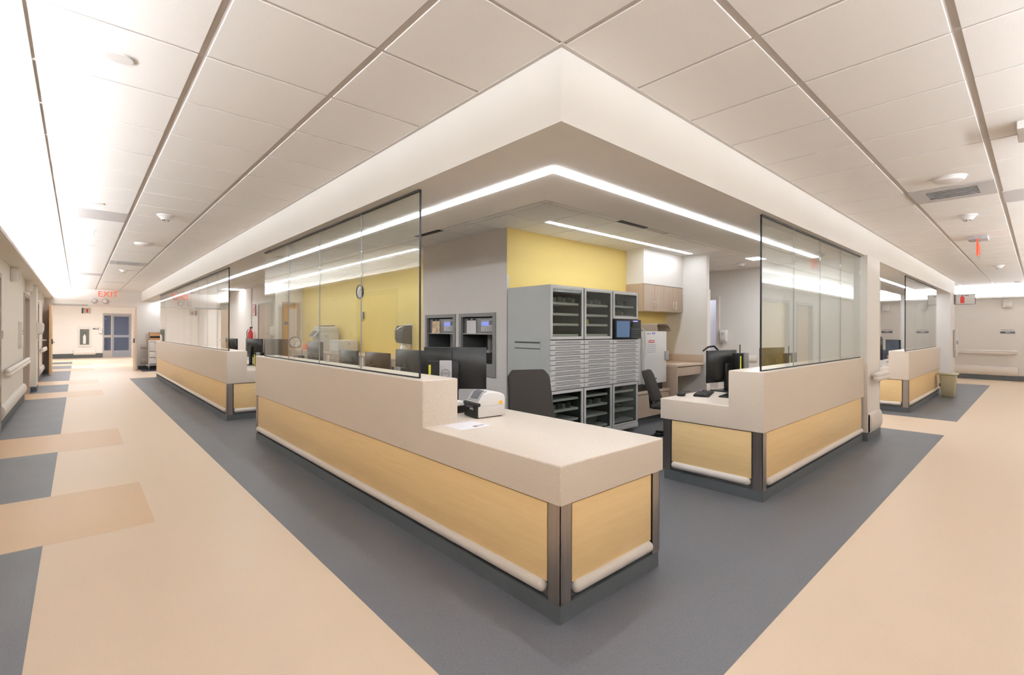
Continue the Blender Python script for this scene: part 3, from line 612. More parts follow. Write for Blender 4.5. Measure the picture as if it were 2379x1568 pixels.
# ------------------------------------------------------------------ linear lights
def linear(name, label, boxes, mat):
    t = thing(name, label, 'light fixture'); h, e = MB(), MB()
    for x0, x1, y0, y1, z in boxes:
        h.box(x0 - 0.006, x1 + 0.006, y0 - 0.006, y1 + 0.006, z - 0.0015, z + 0.0005); e.box(x0, x1, y0, y1, z - 0.004, z - 0.0016)
    h.build('trim_ring', 'white', t, smooth=None); e.build('diffuser', mat, t, smooth=None)
t = thing('linear_light', 'bright L-shaped linear light in the underside of the soffit', 'light fixture')
pts = [(2.10, 1.947), (7.20, 1.947), (7.20, 2.02), (2.172, 2.02), (2.172, 21.38), (2.10, 21.38)]
MB().prism([(2.094, 1.941), (7.206, 1.941), (7.206, 2.026), (2.178, 2.026), (2.178, 21.385), (2.094, 21.385)], lambda u, v, d: (u, v, d), ZS - 0.0015, ZS + 0.0005).build('trim_ring', 'white', t, smooth=None)
MB().prism(pts, lambda u, v, d: (u, v, d), ZS - 0.0065, ZS - 0.0016).build('diffuser', 'strip_lamp', t, smooth=None)
linear('linear_light', 'linear light in the soffit over the far right counter', [(8.4, 16.0, 1.947, 2.02, ZS)], 'strip_lamp')
linear('linear_light', 'linear ceiling light before the yellow wall of the medicine cabinet', [(4.24, 7.80, 4.0, 4.07, ZC)], 'inner_lamp')
linear('linear_light', 'linear ceiling light along the yellow alcove wall with the clock', [(4.07, 4.14, 6.85, 15.0, ZC)], 'inner_lamp')
linear('troffer', 'flat ceiling light seen beside the right glass screen', [(9.0, 9.35, 3.0, 3.6, ZC), ], 'far_lamp')
linear('troffer', 'flat ceiling light before the back wall behind the far left counter', [(3.0, 4.3, 17.6, 18.2, ZC)], 'back_lamp')
linear('troffer', 'added unseen lamp brightening the area behind the far right counter', [(12.0, 14.0, 3.9, 4.2, ZC)], 'back_lamp')  # unseen lamp added to lift the far right end

# ------------------------------------------------------------------ ceiling devices
def disc(name, label, x, y, prof, mat, extra=None):
    t = thing(name, label, name.replace('_', ' '), (x, y, ZC)); MB().lathe([(r, -h) for r, h in prof], n=28).build('cover', mat, t, 18)
    if extra: extra(t)
    return t
def sp_extra(t): MB().lathe([(0.058, 0.0), (0.058, -0.0025)], n=28).build('ring', 'white', t)
disc('ceiling_speaker', 'round grey speaker disc in the near left ceiling', 0.150, 3.03, [(0.055, 0), (0.055, 0.005), (0.052, 0.007), (0.0, 0.007)], 'offwhite', sp_extra)
disc('ceiling_speaker', 'small round speaker disc before the grey ceiling panel', 0.150, 6.70, [(0.055, 0), (0.055, 0.005), (0.0, 0.007)], 'offwhite', sp_extra)
disc('ceiling_speaker', 'faint round speaker disc far down the left ceiling', 0.150, 10.1, [(0.055, 0), (0.055, 0.005), (0.0, 0.007)], 'offwhite', sp_extra)
def smoke(label, x, y):
    def ex(t):
        MB().lathe([(0.05, -0.038), (0.045, -0.055), (0.02, -0.060), (0.0, -0.060)], n=20).build('chamber', 'white', t)
        for a in (0.5, 1.7, 2.9, 4.1): MB().box(0.03*math.cos(a) - 0.006, 0.03*math.cos(a) + 0.006, 0.03*math.sin(a) - 0.006, 0.03*math.sin(a) + 0.006, -0.064, -0.055).build('sensor_slot', 'ink', t)
    disc('smoke_detector', label, x, y, [(0.085, 0), (0.085, 0.012), (0.07, 0.02), (0.055, 0.038), (0.05, 0.04)], 'white', ex)
smoke('white smoke detector on the left ceiling, nearest one', 0.756, 6.84); smoke('white smoke detector past the air vent of the left ceiling', 0.765, 13.78)
smoke('white smoke detector past the air vent of the right ceiling', 7.5, 0.552); smoke('white smoke detector far down the right ceiling', 13.6, 0.551); smoke('white smoke detector inside the nurse station by the right glass', 9.62, 3.93)
def dome_light(label, x, y): disc('ceiling_light', label, x, y, [(0.11, 0), (0.11, 0.014), (0.095, 0.032), (0.05, 0.044), (0.0, 0.046)], 'white', lambda t: MB().lathe([(0.118, 0), (0.118, -0.009), (0.11, -0.009)], n=28).build('ring', 'offwhite', t))
dome_light('round white dome on the left corridor ceiling', 0.748, 9.3); dome_light('round white dome on the right corridor ceiling before the vent', 5.56, 0.526)
dome_light('round white dome near the end of the right corridor ceiling', 18.2, 0.34)
def vent(label, x0, x1, y0, y1, along_x):
    t = thing('air_vent', label, 'air vent', ((x0+x1)/2, (y0+y1)/2, ZC)); w, dd = (x1-x0)/2, (y1-y0)/2
    iw, idd = w * 0.62, dd * 0.62
    f = MB(); f.box(-w, w, -dd, -idd, -0.008, 0.0065); f.box(-w, w, idd, dd, -0.008, 0.0065); f.box(-w, -iw, -idd, idd, -0.008, 0.0065); f.box(iw, w, -idd, idd, -0.008, 0.0065); f.build('face_frame', 'panel_grey', t, smooth=None)
    MB().box(-iw, iw, -idd, idd, 0.004, 0.0065).build('throat', 'black', t, smooth=None)
    for k in range(6):
        q = -0.83 + 1.66 * k / 5
        b = MB()
        if along_x: b.prism([(-0.012, -0.012), (0.008, 0.002), (0.011, 0.001), (-0.009, -0.014)], lambda u, v, d: (d, q * idd + u, v), -iw, iw)
        else: b.prism([(-0.012, -0.012), (0.008, 0.002), (0.011, 0.001), (-0.009, -0.014)], lambda u, v, d: (q * iw + u, d, v), -idd, idd)
        b.build('louvre', 'white', t, smooth=None)
vent('square louvred air vent in the left corridor ceiling', 0.463, 1.044, YL[21] + 0.008, YL[22] - 0.008, True)
vent('square louvred air vent in the right corridor ceiling', XR[7] + 0.008, XR[8] - 0.008, 0.267, 0.848, False)
t = thing('sprinkler', 'thin white sprinkler pendant under the left ceiling', 'sprinkler', (0.158, 8.55, ZC)); MB().tube([(0, 0, 0), (0, 0, -0.07)], 0.008, 8).build('stem', 'white', t); MB().lathe([(0.03, 0), (0.03, -0.008)], n=14).build('plate', 'white', t); MB().lathe([(0.02, -0.07), (0.02, -0.074)], n=14).build('deflector', 'white', t)
t = thing('ceiling_sensor', 'white box sensor at the right photo edge of the ceiling', 'sensor', (4.50, -0.02, ZC)); MB().box(-0.13, 0.20, -0.16, 0.12, -0.055, 0, 0.008).build('housing', 'white', t); MB().box(-0.136, -0.13, -0.07, 0.0, -0.04, -0.015).build('slot', 'ink', t)
tag(MB().box(0.52, 0.98, 17.5, 17.62, ZC - 0.004, ZC).build('slot_diffuser', 'panel_grey'), 'thin grey slot diffuser far down the left ceiling', 'air vent')
def slot(label, x0, x1, y0, y1, ax):
    t = thing('slot_diffuser', label, 'air vent', ((x0+x1)/2, (y0+y1)/2, ZC)); w, dd = (x1-x0)/2, (y1-y0)/2
    MB().box(-w, w, -dd, dd, -0.001, 0.006).build('throat', 'black', t, smooth=None)
    for q in (-0.45, 0.0, 0.45):
        b = MB(); b.box(-w, w, q*dd - 0.004, q*dd + 0.004, -0.006, -0.001) if ax else b.box(q*w - 0.004, q*w + 0.004, -dd, dd, -0.006, -0.001); b.build('blade', 'ink', t, smooth=None)
slot('black slot diffuser before the yellow wall ceiling', 4.84, 5.43, 3.37, 3.46, True)
slot('black slot diffuser beside the grey wall ceiling', 3.50, 3.61, 5.35, 5.95, False)
tag(MB().box(5.95, 6.6, 3.38, 3.455, ZC - 0.002, ZC + 0.004).build('slot_diffuser', 'offwhite'), 'pale blank strip next to the black slot diffuser', 'ceiling panel')

# ------------------------------------------------------------------ inner walls
wall('wall_yellow', 'yellow back wall behind the medicine cabinet', [(4.102, 8.01, 4.62, 4.76, 0, 2.76)], 'yellow')
wg = wall('wall_grey', 'grey wall holding the two tube stations', [(4.10, 4.101, 4.62, 4.76, 0, 2.76), (4.10, 4.2, 4.76, 4.87, 0, 2.76), (4.10, 4.2, 5.61, 5.785, 0, 2.76), (4.10, 4.2, 6.51, 6.65, 0, 2.76), (4.10, 4.2, 4.87, 5.61, 1.62, 2.76), (4.10, 4.2, 5.785, 6.51, 1.62, 2.76), (4.10, 4.2, 4.87, 5.61, 0, 0.80), (4.10, 4.2, 5.785, 6.51, 0, 0.80), (4.2, 4.85, 6.55, 6.65, 0, 2.76)], 'wall_grey')
struct(MB().box(4.096, 4.13, 4.615, 4.65, 0, 2.13).build('trim_3', 'offwhite', smooth=None), 'grey corner guard between the grey and yellow walls', 'trim')
wall('wall_alcove', 'yellow alcove wall with the clock', [(4.85, 4.99, 6.55, 14.4, 0, 2.76)], 'yellow')
wall('wall_alcove_end', 'taupe wall with a wooden door closing the alcove', [(4.10, 4.30, 14.4, 14.52, 0, 2.76), (4.30, 4.85, 14.4, 14.52, 2.2, 2.76), (4.74, 4.99, 14.4, 14.52, 0, 2.2), (4.10, 4.22, 14.52, 16.8, 0, 2.76)], 'wall')
wall('wall_station_back', 'cream wall behind the far left counter', [(2.2, 6.0, 19.7, 19.84, 0, 2.76), (4.07, 4.2, 16.8, 19.7, 0, 2.76)])
wall('wall_divider', 'cream wall return at the end of the sink counter', [(8.01, 8.11, 3.85, 4.76, 0, 2.76)])
struct(MB().box(8.0, 8.12, 3.835, 3.85, 0, 2.13).build('trim_4', 'rail', smooth=None), 'white corner guard on the wall return by the sink', 'trim')
bk = wall('wall_bulkhead', 'white bulkhead above the taupe wall cabinets', [(6.75, 8.01, 4.285, 4.62, 2.18, 2.76)])
wall('wall_station_end', 'cream wall with a hand sanitiser seen past the right counter', [(10.49, 10.6, 2.15, 4.80, 0, 2.76), (10.49, 10.6, 4.80, 5.7, 2.12, 2.76), (10.49, 10.6, 5.7, 8.0, 0, 2.76)])
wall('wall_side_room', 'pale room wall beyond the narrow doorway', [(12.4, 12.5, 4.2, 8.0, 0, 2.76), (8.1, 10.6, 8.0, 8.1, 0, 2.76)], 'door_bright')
d = bpy.data.objects.new('door_12', None); COL.objects.link(d); struct(d, 'white frame of the narrow doorway past the right counter', 'door')
f = MB(); f.box(10.46, 10.61, 4.74, 4.81, 0, 2.18); f.box(10.46, 10.61, 5.69, 5.76, 0, 2.18); f.box(10.46, 10.61, 4.81, 5.69, 2.11, 2.18); f.build('door_frame', 'rail', d, smooth=None)
linear('troffer', 'added lamp lighting the side room beyond the narrow doorway', [(11.2, 12.0, 4.9, 5.5, 2.70)], 'added_lamp')  # unseen lamp added so the wall behind the doorway looks bright
dispenser('white hand sanitiser dispenser on the wall past the right counter', (10.49, 4.63, 1.18), PI)
wall_bumper('cream bumper on the wall past the right counter', (10.49, 3.95, 0), (10.49, 4.70, 0), (-1, 0, 0), 0.84, 0.075)
d = bpy.data.objects.new('door_13', None); COL.objects.link(d); struct(d, 'wooden door with a narrow window at the end of the alcove', 'door')
f = MB(); f.box(4.28, 4.33, 14.36, 14.5, 0, 2.2); f.box(4.72, 4.77, 14.36, 14.5, 0, 2.2); f.box(4.33, 4.72, 14.36, 14.5, 2.14, 2.2); f.build('door_frame', 'taupe', d, smooth=None)
MB().box(4.33, 4.72, 14.42, 14.46, 0, 2.14).build('door_leaf', 'maple_z', d, smooth=None); MB().box(4.46, 4.68, 14.412, 14.42, 0.95, 2.02).build('notice_sheet', 'paper', d); MB().box(4.33, 4.47, 14.405, 14.415, 1.56, 1.64).build('blue_strip', 'blue', d)
d = bpy.data.objects.new('door_14', None); COL.objects.link(d); struct(d, 'brown door in the wall before the far left counter', 'door')
f = MB(); f.box(4.06, 4.10, 14.6, 14.66, 0, 2.2); f.box(4.06, 4.10, 15.94, 16.0, 0, 2.2); f.box(4.06, 4.10, 14.66, 15.94, 2.14, 2.2); f.build('door_frame', 'frame_grey', d, smooth=None); MB().box(4.075, 4.10, 14.66, 15.94, 0, 2.14).build('door_leaf', 'taupe', d, smooth=None); MB().tube([(4.075, 15.8, 1.0), (4.03, 15.8, 1.0), (4.03, 15.68, 1.0)], 0.011, 8).build('door_handle', 'chrome', d)
dispenser('white dispenser on the corner beside the brown door', (4.10, 14.48, 1.25), PI, False)
t = thing('extinguisher_sign', 'small red outlined extinguisher sign above the far extinguisher', 'sign', (4.07, 16.45, 2.02)); MB().box(-0.006, 0, -0.14, 0.14, -0.17, 0.17).build('panel', 'paper', t); b = MB()
for q in ((-0.14, -0.12, -0.17, 0.17), (0.12, 0.14, -0.17, 0.17), (-0.14, 0.14, -0.17, -0.15), (-0.14, 0.14, 0.15, 0.17), (-0.04, 0.04, -0.10, 0.10)): b.box(-0.009, -0.005, *q)
b.build('pictogram', 'red', t)
t = thing('fire_extinguisher', 'red fire extinguisher on the wall behind the far left counter', 'extinguisher', (3.98, 16.5, 0.95)); MB().lathe([(0.07, 0), (0.075, 0.04), (0.075, 0.36), (0.04, 0.43), (0.02, 0.45), (0.02, 0.50)], n=16).build('cylinder', 'red', t); MB().box(-0.02, 0.06, -0.02, 0.02, 0.50, 0.55).build('lever', 'ink', t); MB().tube([(-0.05, 0, 0.48), (-0.10, 0, 0.40), (-0.09, 0, 0.15)], 0.012, 8).build('hose', 'ink', t)

# ------------------------------------------------------------------ pneumatic tube stations set into the grey wall
def station(label, yc, sheet, sheet_label):
    t = thing('tube_station', label, 'tube station', (4.10, yc, 0)); w = 0.407
    f = MB()
    for q in ((-w, -w + 0.055, 0.79, 1.65), (w - 0.055, w, 0.79, 1.65), (-w + 0.055, w - 0.055, 1.60, 1.65), (-w + 0.055, w - 0.055, 0.79, 0.96)): f.box(-0.018, 0.02, *q)
    f.build('surround', 'niche_face', t, smooth=None)
    c = MB(); i = w - 0.056
    c.box(0.02, 0.42, -i - 0.004, -i, 0.96, 1.60); c.box(0.02, 0.42, i, i + 0.004, 0.96, 1.60); c.box(0.42, 0.43, -i, i, 0.95, 1.61); c.box(0.02, 0.42, -i, i, 0.95, 0.96); c.box(0.02, 0.42, -i, i, 1.60, 1.61); c.build('cavity', 'cab_dark', t, smooth=None)
    MB().box(0.04, 0.30, -i, i, 1.37, 1.585, 0.004).build('control_box', 'niche_face', t)
    MB().box(0.02, 0.05, -i, i, 1.355, 1.37).build('lower_edge', 'print_grey', t)
    k = MB().box(0.034, 0.04, -0.33, -0.045, 1.395, 1.555, 0.002).build('keypad_plate', 'print_grey', t)
    MB().box(0.030, 0.034, -0.215, -0.065, 1.475, 1.53).build('display', 'lcd_blue', k)
    for a in range(5):
        for b in range(4):
            if a < 4 or b < 2: MB().box(0.030, 0.034, -0.075 - 0.034*a, -0.055 - 0.034*a, 1.402 + 0.017*b, 1.414 + 0.017*b).build('key', 'paper', k, smooth=None)
    for a in range(3):
        for b in range(3): MB().box(0.030, 0.034, -0.30 + 0.026*a, -0.28 + 0.026*a, 1.49 + 0.02*b, 1.503 + 0.02*b).build('key', 'ink', k, smooth=None)
    MB().lathe([(0.012, 0.025), (0.012, 0.04)], c=(0, -0.345, 1.47), axis='X', n=10).build('lock', 'chrome', t)
    for y in (0.11, 0.22): MB().box(0.01, 0.04, y - 0.012, y + 0.012, 1.555, 1.58).build('clip', 'ink', t)
    p = MB().box(0.026, 0.032, 0.06, 0.27, 1.365, 1.55).build('notice_card', sheet, t); p['label'] = sheet_label
    MB().tube([(0.22, -0.05, 1.37), (0.22, -0.05, 1.12)], 0.055, 14).build('tube', 'niche', t); MB().box(0.10, 0.30, -0.14, 0.04, 1.10, 1.135, 0.006).build('tube_shelf', 'print_grey', t)
station('dark grey tube station in the grey wall, right of two', 5.24, 'paper', 'white notice card')
station('dark grey tube station in the grey wall, left of two', 6.148, 'colour_list', 'coloured notice card')

# ------------------------------------------------------------------ medicine cabinet
mc = thing('medicine_cabinet', 'wide grey automated medicine cabinet with glass doors and many drawers', 'medicine cabinet', (4.10, 3.85, 0))
CXS = [0.0, 0.621, 1.224, 1.835]; DEP, HT = 0.75, 1.955
b = MB(); b.box(0, 0.012, 0.012, DEP, 0.06, HT); b.box(CXS[3] - 0.012, CXS[3], 0.012, DEP, 0.06, HT); b.box(0.012, CXS[3] - 0.012, 0.012, DEP, HT - 0.02, HT); b.box(0.012, CXS[3] - 0.012, 0.02, DEP, 0.06, 0.09)
b.build('housing', 'cab', mc, smooth=None)
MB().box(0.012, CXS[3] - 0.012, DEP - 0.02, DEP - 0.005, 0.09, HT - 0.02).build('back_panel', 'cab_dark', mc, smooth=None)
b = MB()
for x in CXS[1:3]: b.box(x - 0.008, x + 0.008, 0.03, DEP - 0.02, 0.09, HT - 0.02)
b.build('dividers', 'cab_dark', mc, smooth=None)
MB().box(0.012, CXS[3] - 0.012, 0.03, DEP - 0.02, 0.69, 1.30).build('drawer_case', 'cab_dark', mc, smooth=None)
MB().box(0.0, CXS[3], 0.0, 0.02, 0.05, 0.105, 0.003).build('plinth', 'cab_light', mc)
for x in (0.08, 0.9, CXS[3] - 0.15): MB().lathe([(0.03, 0), (0.03, 0.02), (0.015, 0.02), (0.015, 0.06)], c=(x, 0.1, 0), n=12).build('foot', 'chrome', mc); MB().lathe([(0.03, 0), (0.03, 0.02), (0.015, 0.02), (0.015, 0.06)], c=(x, 0.65, 0), n=12).build('foot', 'chrome', mc)
hp = MB().box(-0.004, 0.0, 0.16, 0.62, 1.15, 1.30).build('side_grip', 'cab', mc, smooth=None)
MB().box(-0.006, -0.003, 0.165, 0.61, 1.255, 1.275).build('grip_slot', 'cab_dark', hp, smooth=None); MB().box(-0.006, -0.003, 0.165, 0.61, 1.185, 1.197).build('grip_slot', 'cab_dark', hp, smooth=None)
def glass_door(x0, x1, z0, z1):
    d = bpy.data.objects.new('glass_door', None); COL.objects.link(d); d.parent = mc
    f = MB(); s = 0.045
    for q in ((x0 + 0.012, x0 + s, z0, z1), (x1 - s, x1 - 0.012, z0, z1), (x0 + s, x1 - s, z1 - 0.035, z1), (x0 + s, x1 - s, z0, z0 + 0.035)): f.box(q[0], q[1], 0.0, 0.022, q[2], q[3], 0.003, 1)
    f.build('door_frame', 'cab_light', d); MB().box(x0 + s, x1 - s, 0.009, 0.013, z0 + 0.035, z1 - 0.035).build('door_pane', 'cab_pane', d, smooth=None)
    MB().box(x1 - 0.012, x1 - 0.002, 0.004, 0.02, z0, z1).build('hinge_gap', 'ink', d, smooth=None)
def shelf(x0, x1, z):
    sh = MB().box(x0 + 0.02, x1 - 0.06, 0.05, DEP - 0.05, z, z + 0.022).build('shelf', 'cab_light', mc, smooth=None); MB().box(x0 + 0.02, x1 - 0.06, 0.044, 0.05, z - 0.004, z + 0.024).build('shelf_lip', 'white', sh, smooth=None)
up_sh = [(1.345, 1.475, 1.60, 1.73), (1.345, 1.475, 1.60, 1.73), (1.60, 1.735)]
for k in range(3):
    x0, x1 = CXS[k], CXS[k+1]
    glass_door(x0, x1, 1.305 if k < 2 else 1.575, HT - 0.01)
    glass_door(x0, x1, 0.105, 0.69)
    for z in up_sh[k]: shelf(x0, x1, z)
    for z in (0.15, 0.30, 0.43, 0.56): shelf(x0, x1, z)
dm = {}
for k in range(3):
    x0, x1 = CXS[k] + 0.004, CXS[k+1] - 0.004; w = round(x1 - x0, 3); hgt = (1.297 - 0.697) / 10
    for r in range(10):
        z0 = 0.697 + hgt * r
        if w not in dm:
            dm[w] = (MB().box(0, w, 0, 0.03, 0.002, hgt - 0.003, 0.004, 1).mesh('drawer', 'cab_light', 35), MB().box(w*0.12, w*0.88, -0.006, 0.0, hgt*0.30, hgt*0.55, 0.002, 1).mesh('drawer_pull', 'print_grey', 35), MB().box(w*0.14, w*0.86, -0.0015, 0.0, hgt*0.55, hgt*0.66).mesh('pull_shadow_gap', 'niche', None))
        dr = share('drawer', dm[w][0], mc, (x0, -0.006, z0)); share('drawer_pull', dm[w][1], dr); share('pull_shade_strip', dm[w][2], dr)  # dark strip over each pull stands in for its shadow
cm = bpy.data.objects.new('computer_module', None); COL.objects.link(cm); cm.parent = mc
MB().box(CXS[2] + 0.01, CXS[3] + 0.01, -0.035, 0.03, 1.302, 1.568, 0.004).build('casing', 'black', cm)
MB().box(CXS[2] + 0.035, CXS[2] + 0.335, -0.039, -0.035, 1.325, 1.545).build('screen', 'screen_blue', cm, smooth=None)
kb = MB().box(CXS[2] + 0.365, CXS[3], -0.044, -0.035, 1.315, 1.44, 0.002).build('keyboard', 'ink', cm)
for r in range(4): MB().box(CXS[2] + 0.375, CXS[3] - 0.01, -0.050, -0.044, 1.325 + 0.028*r, 1.345 + 0.028*r).build('key_row', 'shell', kb, smooth=None)
MB().box(CXS[2] + 0.42, CXS[2] + 0.53, -0.040, -0.035, 1.54, 1.552).build('status_light', 'led_violet', cm, smooth=None)
MB().box(CXS[2] + 0.385, CXS[2] + 0.43, -0.043, -0.035, 1.47, 1.53).build('scanner', 'shell', cm)
# stock on the shelves: small bins and limp plastic bags
bin_me = MB().box(0, 0.075, 0, 0.12, 0, 0.075, 0.004, 1).mesh('supply_bin', 'cab_dark', 35); bin_me2 = MB().box(0, 0.06, 0, 0.10, 0, 0.06, 0.004, 1).mesh('supply_bin', 'niche', 35)
for k, z, n, lab in ((0, 1.752, 6, 'top shelf of the left glass column'), (1, 1.752, 6, 'top shelf of the middle glass column'), (2, 1.757, 5, 'upper shelf of the right glass column'), (2, 1.622, 5, 'lower shelf of the right glass column'), (0, 0.452, 5, 'lower left glass door shelf'), (1, 0.452, 5, 'lower middle glass door shelf')):
    for i in range(n):
        o = share('supply_bin', (bin_me, bin_me2)[(i + k) % 2], None, (4.10 + CXS[k] + 0.05 + i * 0.088, 3.85 + 0.09, z)); tag(o, '%s dark bin from the left on the %s' % (['first', 'second', 'third', 'fourth', 'fifth', 'sixth'][i], lab), 'bin', 'bins on the %s' % lab)
def lump(name, label, cat, loc, size, mat, seed, n=10):
    rnd = random.Random(seed); bm = bmesh.new(); bmesh.ops.create_icosphere(bm, subdivisions=3, radius=1)
    ph = [(rnd.uniform(2, 6), rnd.uniform(0, 6), Vector((rnd.uniform(-1, 1), rnd.uniform(-1, 1), rnd.uniform(-1, 1))).normalized()) for _ in range(6)]
    for v in bm.verts:
        d = 1 + sum(0.07 * math.sin(f * 1.6 * v.co.dot(a) + p) for f, p, a in ph); c = v.co * d
        v.co = Vector((c.x * size[0], c.y * size[1], max(c.z, -0.55) * size[2] + 0.55 * size[2]))
    b = MB(); b.bm.free(); b.bm = bm; return tag(b.build(name, mat, None, 60, loc), label, cat)
for i, (x, z, s, lab, mt) in enumerate(((0.18, 1.367, (0.10, 0.10, 0.07), 'crumpled clear bag on the low shelf of the upper left door', 'offwhite'), (0.15, 1.497, (0.07, 0.08, 0.05), 'grey bag on the second shelf of the upper left door', 'bag'), (0.85, 1.367, (0.09, 0.10, 0.04), 'flat clear bag on the low shelf of the upper middle door', 'bag'), (0.80, 1.622, (0.07, 0.08, 0.06), 'pale bag on the third shelf of the upper middle door', 'offwhite'), (0.33, 0.172, (0.20, 0.16, 0.07), 'large clear bag at the bottom of the lower left door', 'bag'), (0.94, 0.172, (0.22, 0.17, 0.09), 'large clear bag at the bottom of the lower middle door', 'bag'), (1.50, 0.172, (0.20, 0.16, 0.08), 'large clear bag at the bottom of the lower right door', 'bag'), (0.28, 0.322, (0.14, 0.12, 0.05), 'clear bag on the middle shelf of the lower left door', 'offwhite'), (1.55, 0.322, (0.18, 0.14, 0.05), 'clear bag on the second shelf of the lower right door', 'bag'), (0.85, 0.322, (0.12, 0.12, 0.045), 'clear bag on the second shelf of the lower middle door', 'bag'))):
    lump('plastic_bag', lab, 'bag', (4.10 + x, 3.85 + 0.30, z), s, mt, i)
tag(MB().box(0, 0.10, 0, 0.08, 0, 0.06, 0.004).build('carton', 'blue', None, 35, (4.10 + 0.05, 3.93, 1.622)), 'small blue carton on the third shelf of the upper left door', 'carton')
tag(MB().lathe([(0.02, 0), (0.022, 0.04), (0.012, 0.05), (0.012, 0.065)], n=12).build('vial', 'lime', None, 35, (4.10 + 0.80, 3.95, 1.497)), 'small yellow green vial behind the upper middle door', 'vial')
# coiled cord between cabinet and fridge
MB().tube([(1.86, 0.05, 1.47), (1.90, 0.0, 1.46), (1.95, -0.03, 1.40), (1.97, -0.03, 1.22), (1.96, -0.03, 1.06), (1.93, -0.03, 1.03), (1.91, -0.03, 1.08), (1.90, -0.02, 1.30), (1.836, 0.02, 1.42)], 0.009, 8).build('handset_cord', 'offwhite', mc)

# ------------------------------------------------------------------ fridge niche, wall cabinets, sink counter
def door_pair(par, x0, x1, y, z0, z1, pairs, mat, hz, ph=0.13):
    n = 2 * pairs; w = (x1 - x0) / n
    for i in range(n):
        a, c = x0 + i*w + 0.002, x0 + (i+1)*w - 0.002
        d = MB().box(a, c, y - 0.02, y, z0, z1, 0.002, 1).build('cabinet_door', mat, par)
        hx = c - 0.035 if i % 2 == 0 else a + 0.035
        MB().tube([(hx, y - 0.02, hz), (hx, y - 0.05, hz), (hx, y - 0.05, hz + ph), (hx, y - 0.02, hz + ph)], 0.005, 8).build('door_pull', 'chrome', d)
uc = thing('wall_cabinet', 'taupe wall cabinet with four doors under the white bulkhead', 'cabinet', (6.75, 4.30, 0))
MB().box(0.0, 1.235, 0.0, 0.318, 1.735, 2.178).build('body', 'taupe', uc, smooth=None); door_pair(uc, 0.004, 1.225, 0.0, 1.74, 2.165, 2, 'taupe', 1.79)
bc = thing('base_cabinet', 'low taupe cabinet with two doors under the white fridge', 'cabinet', (6.14, 4.03, 0))
MB().box(0.0, 0.90, 0.0, 0.585, 0.10, 0.455).build('body', 'taupe', bc, smooth=None); MB().box(0.03, 0.90, 0.06, 0.585, 0.0, 0.10).build('toe_kick', 'kick', bc, smooth=None); door_pair(bc, 0.004, 0.89, 0.0, 0.105, 0.445, 1, 'taupe', 0.27); MB().box(-0.02, 0.92, -0.03, 0.588, 0.456, 0.495, 0.004).build('top', 'taupe_top', bc)
MB().box(0.90, 0.93, -0.01, 0.588, 0.0, 0.456).build('end_panel', 'taupe', bc, smooth=None)
fr = thing('fridge', 'white lab fridge with notices on its door', 'fridge', (6.30, 4.03, 0.496))
MB().box(-0.06, 0.62, 0.02, 0.50, 0.0, 0.10).build('compressor_base', 'black', fr, smooth=None)
MB().box(-0.03, 0.66, 0.035, 0.55, 0.10, 0.905, 0.008).build('body', 'cab_light', fr); dd = MB().box(0.03, 0.665, -0.03, 0.03, 0.105, 0.91, 0.008).build('door', 'white', fr)
MB().box(0.60, 0.69, -0.06, -0.02, 0.455, 0.60, 0.008).build('door_handle', 'print_grey', dd)
MB().box(0.33, 0.37, -0.034, -0.03, 0.17, 0.19, 0.002).build('maker_badge', 'ink', dd); MB().box(0.24, 0.32, -0.033, -0.03, 0.865, 0.895).build('violet_sticker', 'violet', dd); MB().box(0.255, 0.30, -0.0345, -0.033, 0.872, 0.888).build('sticker_mark', 'paper', dd)
n = MB().box(0.11, 0.34, -0.0325, -0.03, 0.55, 0.78).build('notice_sheet', 'paper', dd); MB().box(0.14, 0.30, -0.034, -0.0325, 0.735, 0.775).build('red_heading', 'red', n); MB().box(0.155, 0.285, -0.0350, -0.034, 0.749, 0.762).build('heading_mark', 'paper', n)
for r in range(5): MB().box(0.12, 0.33, -0.034, -0.0325, 0.70 - 0.028*r, 0.707 - 0.028*r).build('text_line', 'print_grey', n, smooth=None)
MB().box(0.09, 0.20, -0.0325, -0.03, 0.865, 0.885).build('name_plate', 'print_grey', dd)
for z in (0.62, 0.72, 0.86): MB().box(0.665, 0.68, -0.01, 0.05, z, z + 0.035, 0.003).build('hinge', 'print_grey', fr)
mh = thing('arched_cover', 'brown arched machine cover on top of the white fridge', 'machine cover', (6.72, 4.20, 1.402))
arch = [(0, 0), (0.0, 0.11), (0.06, 0.13), (0.30, 0.13), (0.38, 0.11), (0.44, 0.06), (0.46, 0)]; inn = [(0.03, 0.0), (0.03, 0.10), (0.07, 0.115), (0.29, 0.115), (0.36, 0.095), (0.42, 0.05), (0.435, 0)]
MB().prism(arch + inn[::-1], lambda u, v, d: (u, d, v), -0.16, 0.30).build('hood', 'machine', mh); MB().box(0.03, 0.43, 0.26, 0.29, 0, 0.06).build('back', 'niche', mh); MB().box(0.10, 0.36, 0.02, 0.10, 0, 0.08, 0.01).build('insert', 'copier', mh)
sk = thing('sink_counter', 'taupe counter with apron and bracket beside the white fridge', 'counter', (7.07, 3.88, 0))
MB().box(0.0, 0.938, 0.0, 0.737, 0.835, 0.872, 0.004).build('worktop', 'taupe_top', sk); MB().box(0.06, 0.86, 0.03, 0.06, 0.68, 0.82, 0.003).build('apron', 'taupe', sk); MB().box(0.002, 0.03, 0.0, 0.736, 0.0, 0.835).build('end_panel', 'taupe', sk, smooth=None)
MB().box(0.03, 0.915, 0.715, 0.737, 0.872, 1.0, 0.003).build('backsplash', 'taupe_top', sk); MB().box(0.916, 0.938, 0.02, 0.737, 0.872, 1.0, 0.003).build('backsplash', 'taupe_top', sk)
